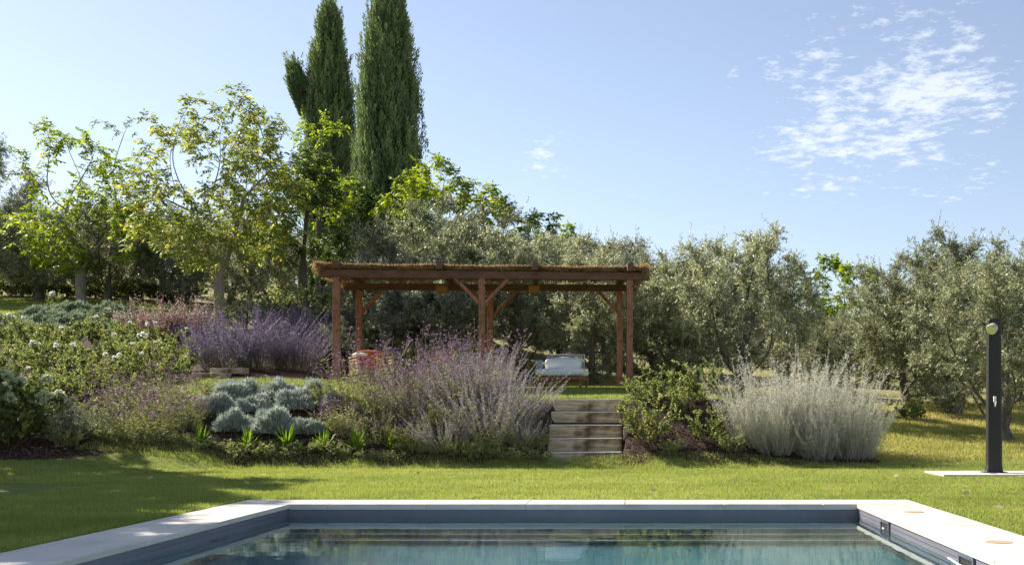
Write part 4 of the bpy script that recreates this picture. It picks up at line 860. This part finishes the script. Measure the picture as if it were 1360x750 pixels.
for k, (tpl, px, Y, lab, sc) in enumerate([(VB, 185, 19.0, 'dark headed verbena above the lawn edge, front one of the left group', 0.95), (VA, 215, 19.8, 'verbena in the left group standing nearest the grey mounds', 0.85), (VB, 160, 20.0, 'verbena in the left group nearest the roses', 0.9), (VA, 245, 19.3, 'thin verbena leaning right in front of the leftmost grey mounds', 0.7)]):
    put(tpl, 'verbena', px, Y, lab, 'flowering plant', 'verbenas in the left bed', k*0.9+0.3, sc)
# grey mounds
MD = [mound(131, 0.33, 0.33, 6000, 0.12, 0.018, 'santolina', 60), mound(132, 0.31, 0.29, 5400, 0.11, 0.018, 'santolina', 60), mound(133, 0.36, 0.31, 6400, 0.12, 0.018, 'santolina', 60)]
ml = [(315, 20.9, 0.95, 'left one of the top three'), (368, 20.9, 1.0, 'middle one of the top three, the roundest'), (417, 20.9, 0.85, 'right one of the top three'),
      (288, 20.1, 1.05, 'leftmost of the middle row'), (340, 20.1, 0.85, 'second of the middle row'), (394, 20.1, 0.9, 'third of the middle row'), (446, 20.2, 0.75, 'last of the middle row beside the verbena'),
      (308, 19.35, 0.95, 'left one of the front three behind the daylilies'), (362, 19.3, 1.05, 'middle one of the front three behind the daylilies'), (408, 19.3, 0.78, 'right one of the front three behind the daylilies')]
for k, (px, Y, sc, lab) in enumerate(ml):
    x = W(px, Y); o = link('santolina_mound', MD[k % 3]); o.location = (x, Y, gz(x, Y)-0.02); o.rotation_euler = (0, 0, k*1.7); o.scale = (sc*rr.uniform(.95, 1.25), sc, sc*rr.uniform(.85, 1.15))
    tag(o, 'blue grey santolina mound, '+lab, 'shrub', 'grey mounds on the bank')
# lavender rows far left
LM = [mound(141, 0.42, 0.36, 5200, 0.12, 0.022, 'lavender', 60), mound(142, 0.38, 0.34, 4800, 0.12, 0.022, 'lavender', 60)]
k = 0
for row, (Y, x0, x1, n_, py_) in enumerate([(30.0, 0, 215, 6, 0), (32.5, 45, 150, 5, 0), (35.0, 70, 155, 4, 0), (28.6, -10, 70, 3, 0)]):
    for i in range(n_):
        px = x0+(x1-x0)*i/(n_-1); x = W(px, Y); o = link('lavender_mound', LM[k % 2]); o.location = (x, Y+rr.uniform(-.2, .2), gz(x, Y)-0.03); k += 1
        o.rotation_euler = (0, 0, k*1.3); s_ = rr.uniform(1.05, 1.35); o.scale = (s_*1.25, s_, s_*0.95)
        nm = ['front', 'middle', 'back', 'lowest'][row]
        tag(o, 'grey green lavender, number %s from left in the %s row' % (['one', 'two', 'three', 'four', 'five', 'six'][i], nm), 'shrub', 'lavender rows on the upper left slope')
# daylilies
def daylily(seed, n, L0):
    rng = np.random.default_rng(seed); g = Geo(); k = 8; s = np.linspace(0, 1, k)
    an = rng.uniform(0, 2*math.pi, n); tl = rng.uniform(0.15, 0.85, n); L = L0*rng.uniform(0.7, 1.1, n)
    d = np.stack([np.cos(an)*np.sin(tl), np.sin(an)*np.sin(tl), np.cos(tl)], 1)
    P = d[:, None]*(s[None, :, None]*L[:, None, None]); P[..., 2] -= (0.75*s**2.4)[None]*L[:, None]*np.sin(tl)[:, None]; P[..., :2] += rng.normal(0, 0.02, (n, 1, 2))
    sd_ = np.stack([-np.sin(an), np.cos(an), np.zeros(n)], 1); wd = 0.011*np.minimum(1, (1-s)*2.2+0.05)*np.minimum(1, 0.5+s*3)
    v = np.stack([P-sd_[:, None]*wd[None, :, None], P+sd_[:, None]*wd[None, :, None]], 2)
    idx = np.arange(n*k*2).reshape(n, k, 2); f = np.stack([idx[:, :-1, 0], idx[:, :-1, 1], idx[:, 1:, 1], idx[:, 1:, 0]], -1)
    g.add(v, f, np.repeat(rng.random(n), k*2)); return g.mesh('daylily', M['lily'])
DL = [daylily(151, 46, 0.44), daylily(152, 38, 0.40)]
for k, (px, Y, sc, lab) in enumerate([(268, 18.75, 0.75, 'small daylily clump below the left verbenas, leftmost of the row'), (328, 18.75, 1.0, 'daylily clump second from the left along the lawn edge'), (380, 18.75, 1.08, 'fullest daylily clump, below the middle grey mound'),
                                (430, 18.75, 0.98, 'daylily clump below the rightmost front grey mound'), (475, 18.75, 1.0, 'daylily clump left of the shaded last one'), (521, 18.8, 0.8, 'last darker daylily clump of the row, under the verbena')]):
    sc *= 1.28; x = W(px, Y); o = link('daylily', DL[k % 2]); o.location = (x, Y, gz(x, Y)-0.01); o.rotation_euler = (0, 0, k*1.9); o.scale = (sc,)*3; tag(o, lab, 'plant', 'daylilies along the lawn edge')
# roses on the left bank
RA = leaf_bush(161, 26, 0.95, 0.85, 0.22, 'rose', nleaf=230, ls=0.045, lw=0.026, flowers=3, fr=0.045); RB = leaf_bush(162, 24, 0.85, 0.9, 0.25, 'rose', nleaf=230, ls=0.045, lw=0.026, flowers=1, fr=0.04)
for k, (tpl, px, Y, sc, lab) in enumerate([(RA, 78, 23.6, 1.0, 'rose bush with a white bloom cluster in the middle of the left bank'), (RB, 45, 25.5, 1.0, 'leafy rose bush on the left bank below the lavender'), (RB, 125, 24.8, 1.1, 'rose bush below the lavender rows right of the white cluster'), (RA, 180, 25.0, 1.0, 'rose bush with white blooms below the pink gaura'),
      (RB, 205, 23.2, 0.95, 'rose bush above the left verbenas'), (RB, 120, 22.0, 0.95, 'low rose bush in the middle of the left bank'), (RA, 160, 22.8, 0.85, 'rose bush behind the left verbenas with few blooms'), (RB, 60, 21.6, 0.85, 'rose bush right above the hydrangea'), (RB, 235, 24.5, 0.8, 'rose bush at the foot of the blue violet sages'),
      (RA, 30, 27.3, 0.95, 'rose bush directly below the front lavender row at the far left'), (RB, 85, 27.2, 1.0, 'rose bush directly below the middle of the front lavender row'), (RB, 140, 27.4, 1.0, 'rose bush below the right end of the front lavender row'), (RA, 190, 27.2, 0.85, 'rose bush touching the front of the pink gaura'),
      (RB, 240, 26.6, 0.8, 'rose bush in front of the reddish gaura'), (RB, 5, 23.5, 1.0, 'rose bush at the left edge above the hydrangea')]):
    put(tpl, 'rose_bush', px, Y, lab, 'shrub', 'roses on the left bank', k*1.5, sc)
# gaura
GA = spire_plant(171, 150, 1.0, 0.95, 0.3, 'gaura', 'gaurastem', droop=0.1, nbr=6, t0=0.4, dens=46, fs=(0.02, 0.038), leafm='gaurastem', nleaf=26, lsize=0.06)
for k, (px, Y, sc, lab) in enumerate([(205, 28.5, 1.15, 'pink flowering gaura on the left beside the white roses'), (250, 29.0, 1.15, 'darker reddish gaura beside the pale forked trunk')]): put(GA, 'gaura', px, Y, lab, 'flowering plant', 'gauras on the slope', k*2, sc)
# hydrangea far left
HA = leaf_bush(181, 26, 1.15, 0.65, 0.25, 'hydleaf', nleaf=60, ls=0.12, lw=0.075, flowers=16, fm='hydflower', fr=0.075, brl=0.2); HA = [(('flower_head' if a == 'flower' else a), b_) for a, b_ in HA]
for k, (px, Y, sc, lab) in enumerate([(18, 18.2, 1.0, 'hydrangea with pale green flower heads at the left edge, front one'), (-20, 19.5, 1.1, 'hydrangea cut off by the left edge behind the front one'), (-110, 18.6, 1.0, 'hydrangea wholly beyond the left edge of the picture')]): put(HA, 'hydrangea', px, Y, lab, 'shrub', 'hydrangeas at the left edge', k*2.2, sc)
DK = spire_plant(191, 130, 0.75, 0.9, 0.25, 'lavender', 'gaurastem', nbr=6, dens=70, fs=(0.016, 0.03), t0=0.1)
put(DK, 'lavender_shrub', 110, 18.7, 'shaded grey leafed shrub at the lawn edge beside the hydrangea', 'shrub', None, 0, 0.95)
put(DK, 'lavender_shrub', 72, 19.4, 'shaded grey leafed shrub tucked behind the hydrangea', 'shrub', None, 1, 0.9)
# green shrubs right of the steps
GR = leaf_bush(201, 20, 0.95, 0.75, 0.15, 'rose', nleaf=150, ls=0.05, lw=0.03); GS = leaf_bush(202, 18, 0.8, 0.8, 0.15, 'rose', nleaf=150, ls=0.05, lw=0.03)
for k, (tpl, px, Y, sc, lab) in enumerate([(GR, 858, 19.0, 0.95, 'bright green leafy rose directly right of the steps'), (GS, 880, 20.2, 0.85, 'green rose shrub at the top right of the steps'), (GR, 925, 20.3, 0.85, 'green rose shrub at the terrace edge left of the silver shrubs'),
        (GS, 940, 19.0, 0.75, 'sparse green rose low beside the silver shrubs'), (GS, 905, 19.8, 0.7, 'small green rose in the middle of the bare mulch'), (GR, 842, 20.6, 0.5, 'low dark green plant at the top step')]): put(tpl, 'rose_shrub', px, Y, lab, 'shrub', 'green roses right of the steps', k*1.4, sc)
# soft filler plants in the bank
WA = leaf_bush(211, 30, 0.55, 0.95, 0.2, 'weed', 'verbstem', nleaf=90, ls=0.045, lw=0.014, brl=0.22)
for k, (px, Y, sc, lab) in enumerate([(470, 19.2, 1.0, 'soft green leafy plant behind the daylily row'), (540, 18.9, 0.9, 'soft green plant right of the last daylily'), (500, 19.8, 1.1, 'soft leafy plant half way up the bank below the armchair'), (600, 19.4, 1.1, 'soft leafy plant half hidden in the lilac sage'), (560, 20.2, 1.1, 'soft leafy plant under the verbena stems'),
        (700, 18.85, 0.8, 'soft leafy plant at the foot of the steps on the left'), (150, 18.6, 0.85, 'soft leafy plant at the lawn edge under the left verbenas'), (205, 18.8, 0.8, 'soft leafy plant between lawn and left verbenas'), (975, 18.8, 0.7, 'yellowish leafy plant in front of the leftmost silver shrub'), (430, 20.4, 0.8, 'soft leafy plant beside the top grey mounds'), (120, 19.6, 1.1, 'soft leafy plant behind the shaded grey shrub'), (255, 19.6, 0.9, 'soft leafy plant left of the grey mounds'), (235, 20.6, 1.0, 'soft leafy plant between left verbenas and the small lawn patch'),
        (285, 21.5, 0.7, 'soft leafy plant left of the top three grey mounds'), (345, 21.6, 0.55, 'soft leafy plant behind the gap between left and middle top mounds'), (398, 21.6, 0.55, 'soft leafy plant behind the gap between middle and right top mounds'), (180, 21.0, 1.1, 'soft leafy plant at the foot of the left roses'), (90, 18.2, 0.8, 'soft leafy plant in the corner of lawn and hydrangea'), (640, 18.6, 0.7, 'soft leafy plant at the lawn edge under the widest sage'), (890, 18.7, 0.55, 'soft leafy plant at the lawn edge below the bright green rose')]):
    put(WA, 'leafy_plant', px, Y, lab, 'plant', 'soft leafy plants in the beds', k*1.2, sc)
WC = leaf_bush(212, 24, 0.32, 1.1, 0.16, 'weed', 'verbstem', nleaf=60, ls=0.035, lw=0.014, brl=0.14)
for k in range(22):
    px = 130+k*27.5+rr.uniform(-7, 7)
    if 715 < px < 835: continue
    Y = 18.55+rr.uniform(0, 0.25)
    put(WC, 'ground_cover_plant', px, Y, 'low leafy plant filling the front edge of the bed against the lawn', 'plant', 'low plants along the bed edge', k*1.7, rr.uniform(0.6, 1.15))
# shrubs behind the pergola and along the upper lawn
BG = leaf_bush(221, 34, 1.2, 0.75, 0.4, 'rose', nleaf=150, ls=0.08, lw=0.05); BH = leaf_bush(222, 34, 1.2, 0.75, 0.4, 'weed', nleaf=150, ls=0.08, lw=0.04)
HY = leaf_bush(223, 26, 1.1, 0.7, 0.3, 'hydflower', 'verbstem', nleaf=80, ls=0.10, lw=0.07)
for k, (tpl, px, Y, sc, lab) in enumerate([(HY, 460, 29.0, 1.0, 'pale green leaved shrub behind the left pergola posts'), (BG, 425, 31.0, 1.3, 'green shrub above the faded sage left of the pergola'), (BG, 495, 29.5, 1.1, 'green shrub behind the left rear pergola post'), (BH, 640, 29.0, 0.9, 'grey green shrub behind the middle posts'),
        (BG, 380, 33.0, 1.1, 'green shrub right of the pale forked trunk'), (BH, 530, 27.8, 0.9, 'grey green shrub behind the sofa'), (BH, 330, 32.0, 1.0, 'grey green shrub at the foot of the tall walnut'), (BG, 1212, 25.5, 0.45, 'small dry bush on the grove slope behind the silver shrubs'), (BH, 590, 27.6, 0.75, 'grey green shrub behind the red cushion'),
        (BH, 690, 27.8, 0.6, 'low shrub left of the daybed back'), (BG, 880, 27.0, 0.6, 'low shrub right of the pergola posts')]): put(tpl, 'leafy_shrub', px, Y, lab, 'shrub', None, k*1.7, sc)
for k in range(9): put(BG if k % 3 else BH, 'hedge_shrub', 25+k*27, 45+0.3*math.sin(k*2), 'hedge bush number %s from the left behind the upper lawn' % ['one', 'two', 'three', 'four', 'five', 'six', 'seven', 'eight', 'nine'][k], 'shrub', 'hedge behind the upper lawn', k*1.1, (1.0, 1.0, 0.85))
wr = leaf_bush(231, 8, 0.75, 0.3, 0.1, 'rose', nleaf=70, flowers=1, fr=0.08); put(wr, 'rose_bush', 72, 36.5, 'single white rose standing above the back lavender row', 'shrub', None, 0, 1.0)

# ------------------------------------------------------------------ drip hose, mulch, grass
g = Geo(); tx = np.linspace(-8.0, -4.0, 40); ty = 18.95+0.05*np.sin(tx*3); P = np.stack([tx, ty, ground(tx, ty)+0.05+0.02*np.sin(tx*9)], 1)
tubes(g, P[None], 0.010, 0.010, 6); tag(link('drip_hose', g.mesh('drip_hose', M['hose'], True)), 'thin brown drip hose lying on the mulch behind the daylilies', 'hose')
rng = np.random.default_rng(301)
def scatter(n, x0, x1, y0, y1, regs):
    x = rng.uniform(x0, x1, n); y = rng.uniform(y0, y1, n); m_ = np.isin(region(x, y), regs)
    m_ &= ~((x > CX0-0.015) & (x < CX1+0.015) & (y > CY0-0.015) & (y < CY1+0.015)); m_ &= ~((x > SX0-0.1) & (x < SX1+0.05) & (y > 18.7) & (y < 20.62))
    m_ &= ~((np.abs(x-slab.location.x) < 1.31) & (np.abs(y-slab.location.y) < 0.535))
    x = x[m_]; y = y[m_]; return np.stack([x, y, ground(x, y, False)], 1)
p = scatter(60000, -11, 4.6, 15.8, 20.8, [1]); g = Geo(); n = len(p); d = norm(rng.normal(size=(n, 3))*np.array([1, 1, 0.45])); p[:, 2] += rng.uniform(-0.005, 0.03, n)
leaves(g, p, d, rng.uniform(0.02, 0.07, n), rng.uniform(0.008, 0.025, n), rng); tag(link('bark_mulch', g.mesh('bark_mulch', M['chip'])), 'dark brown bark mulch covering the sloping beds', 'mulch', kind='stuff')
def grass(name, p, h, wd, m_, label):
    g = Geo(); n = len(p); d = norm(np.stack([rng.normal(0, 0.38, n), rng.normal(0, 0.38, n), np.ones(n)], 1)); h = rng.uniform(0.5, 1.15, n)*h
    nz = 0.5+0.30*np.sin(p[:, 0]*0.9+np.sin(p[:, 1]*0.7)*2)*np.cos(p[:, 1]*1.1)+0.25*np.sin(p[:, 0]*3.1+p[:, 1]*2.3)*np.sin(p[:, 1]*4.7-p[:, 0]*1.9)
    leaves(g, p-np.array([0, 0, 0.004]), d, h, wd*rng.uniform(0.7, 1.2, n), rng, np.clip(rng.beta(2, 2, n)*0.62+nz*0.40, 0, 1)); tag(link(name, g.mesh(name, M[m_])), label, 'grass', kind='stuff')
pp = [scatter(170000, -6.5, 6.0, 9.5, 13.5, [0]), scatter(190000, -10, 6.5, 13.5, 18.8, [0]), scatter(60000, -5.5, -3.85, 5.0, 9.5, [0]), scatter(90000, 2.64, 5.2, 6.5, 11.5, [0])]
grass('lawn_grass', np.vstack(pp), 0.040, 0.0055, 'grass', 'mown green grass of the pool lawn')
grass('edge_grass', scatter(26000, -9, 4.6, 17.9, 18.65, [0, 1]), 0.065, 0.006, 'grass', 'longer grass at the foot of the beds')
grass('terrace_grass', scatter(110000, -10.4, 1.6, 20.45, 26.9, [0]), 0.05, 0.008, 'grass', 'green grass of the terrace under the pergola')
grass('upper_grass', scatter(60000, -26, -12, 34.5, 44, [0]), 0.06, 0.016, 'grass', 'strip of grass on the upper left lawn')
grass('dry_grass', np.vstack([scatter(90000, 1.6, 12, 18.3, 32, [2]), scatter(40000, -6, 4, 26.9, 34, [2])]), 0.085, 0.011, 'drygrass', 'dry straw coloured grass in the olive grove')
grass('sunny_grass', scatter(26000, 4.0, 10, 18.3, 25, [2]), 0.07, 0.009, 'grass', 'green grass mixed into the dry slope behind the shower')
lf = []
for k in range(3):
    g = Geo(); a_ = rng.uniform(0, 6.28); leaves(g, np.array([[0, 0, 0.0]]), np.array([[math.cos(a_), math.sin(a_), 0.25]]), 0.085, 0.05, rng, np.array([0.85])); lf.append(g.mesh('fallen_leaf', M['reed']))
for k in range(16):
    x, y = [(3.1, 9.9), (4.6, 12.5), (-2, 12.6), (1.2, 14.1), (-4.6, 13.3), (3.4, 15.2), (0.1, 12.1), (5.0, 15.0), (-3.1, 15.9), (2.2, 12.9), (-1.1, 16.4), (-5.2, 15.5), (3.3, 11.6), (0.9, 16.9), (4.1, 13.6), (-6.3, 14.6)][k]
    o = link('fallen_leaf', lf[k % 3]); o.location = (x, y, gz(x, y)+0.035); o.rotation_euler = (0.3*math.sin(k), 0.3, k*1.1); tag(o, 'small dry brown leaf lying on the mown lawn', 'leaf', 'fallen leaves on the lawn')
print('objects', len(bpy.data.objects), 'polys', sum(len(m.polygons) for m in bpy.data.meshes))
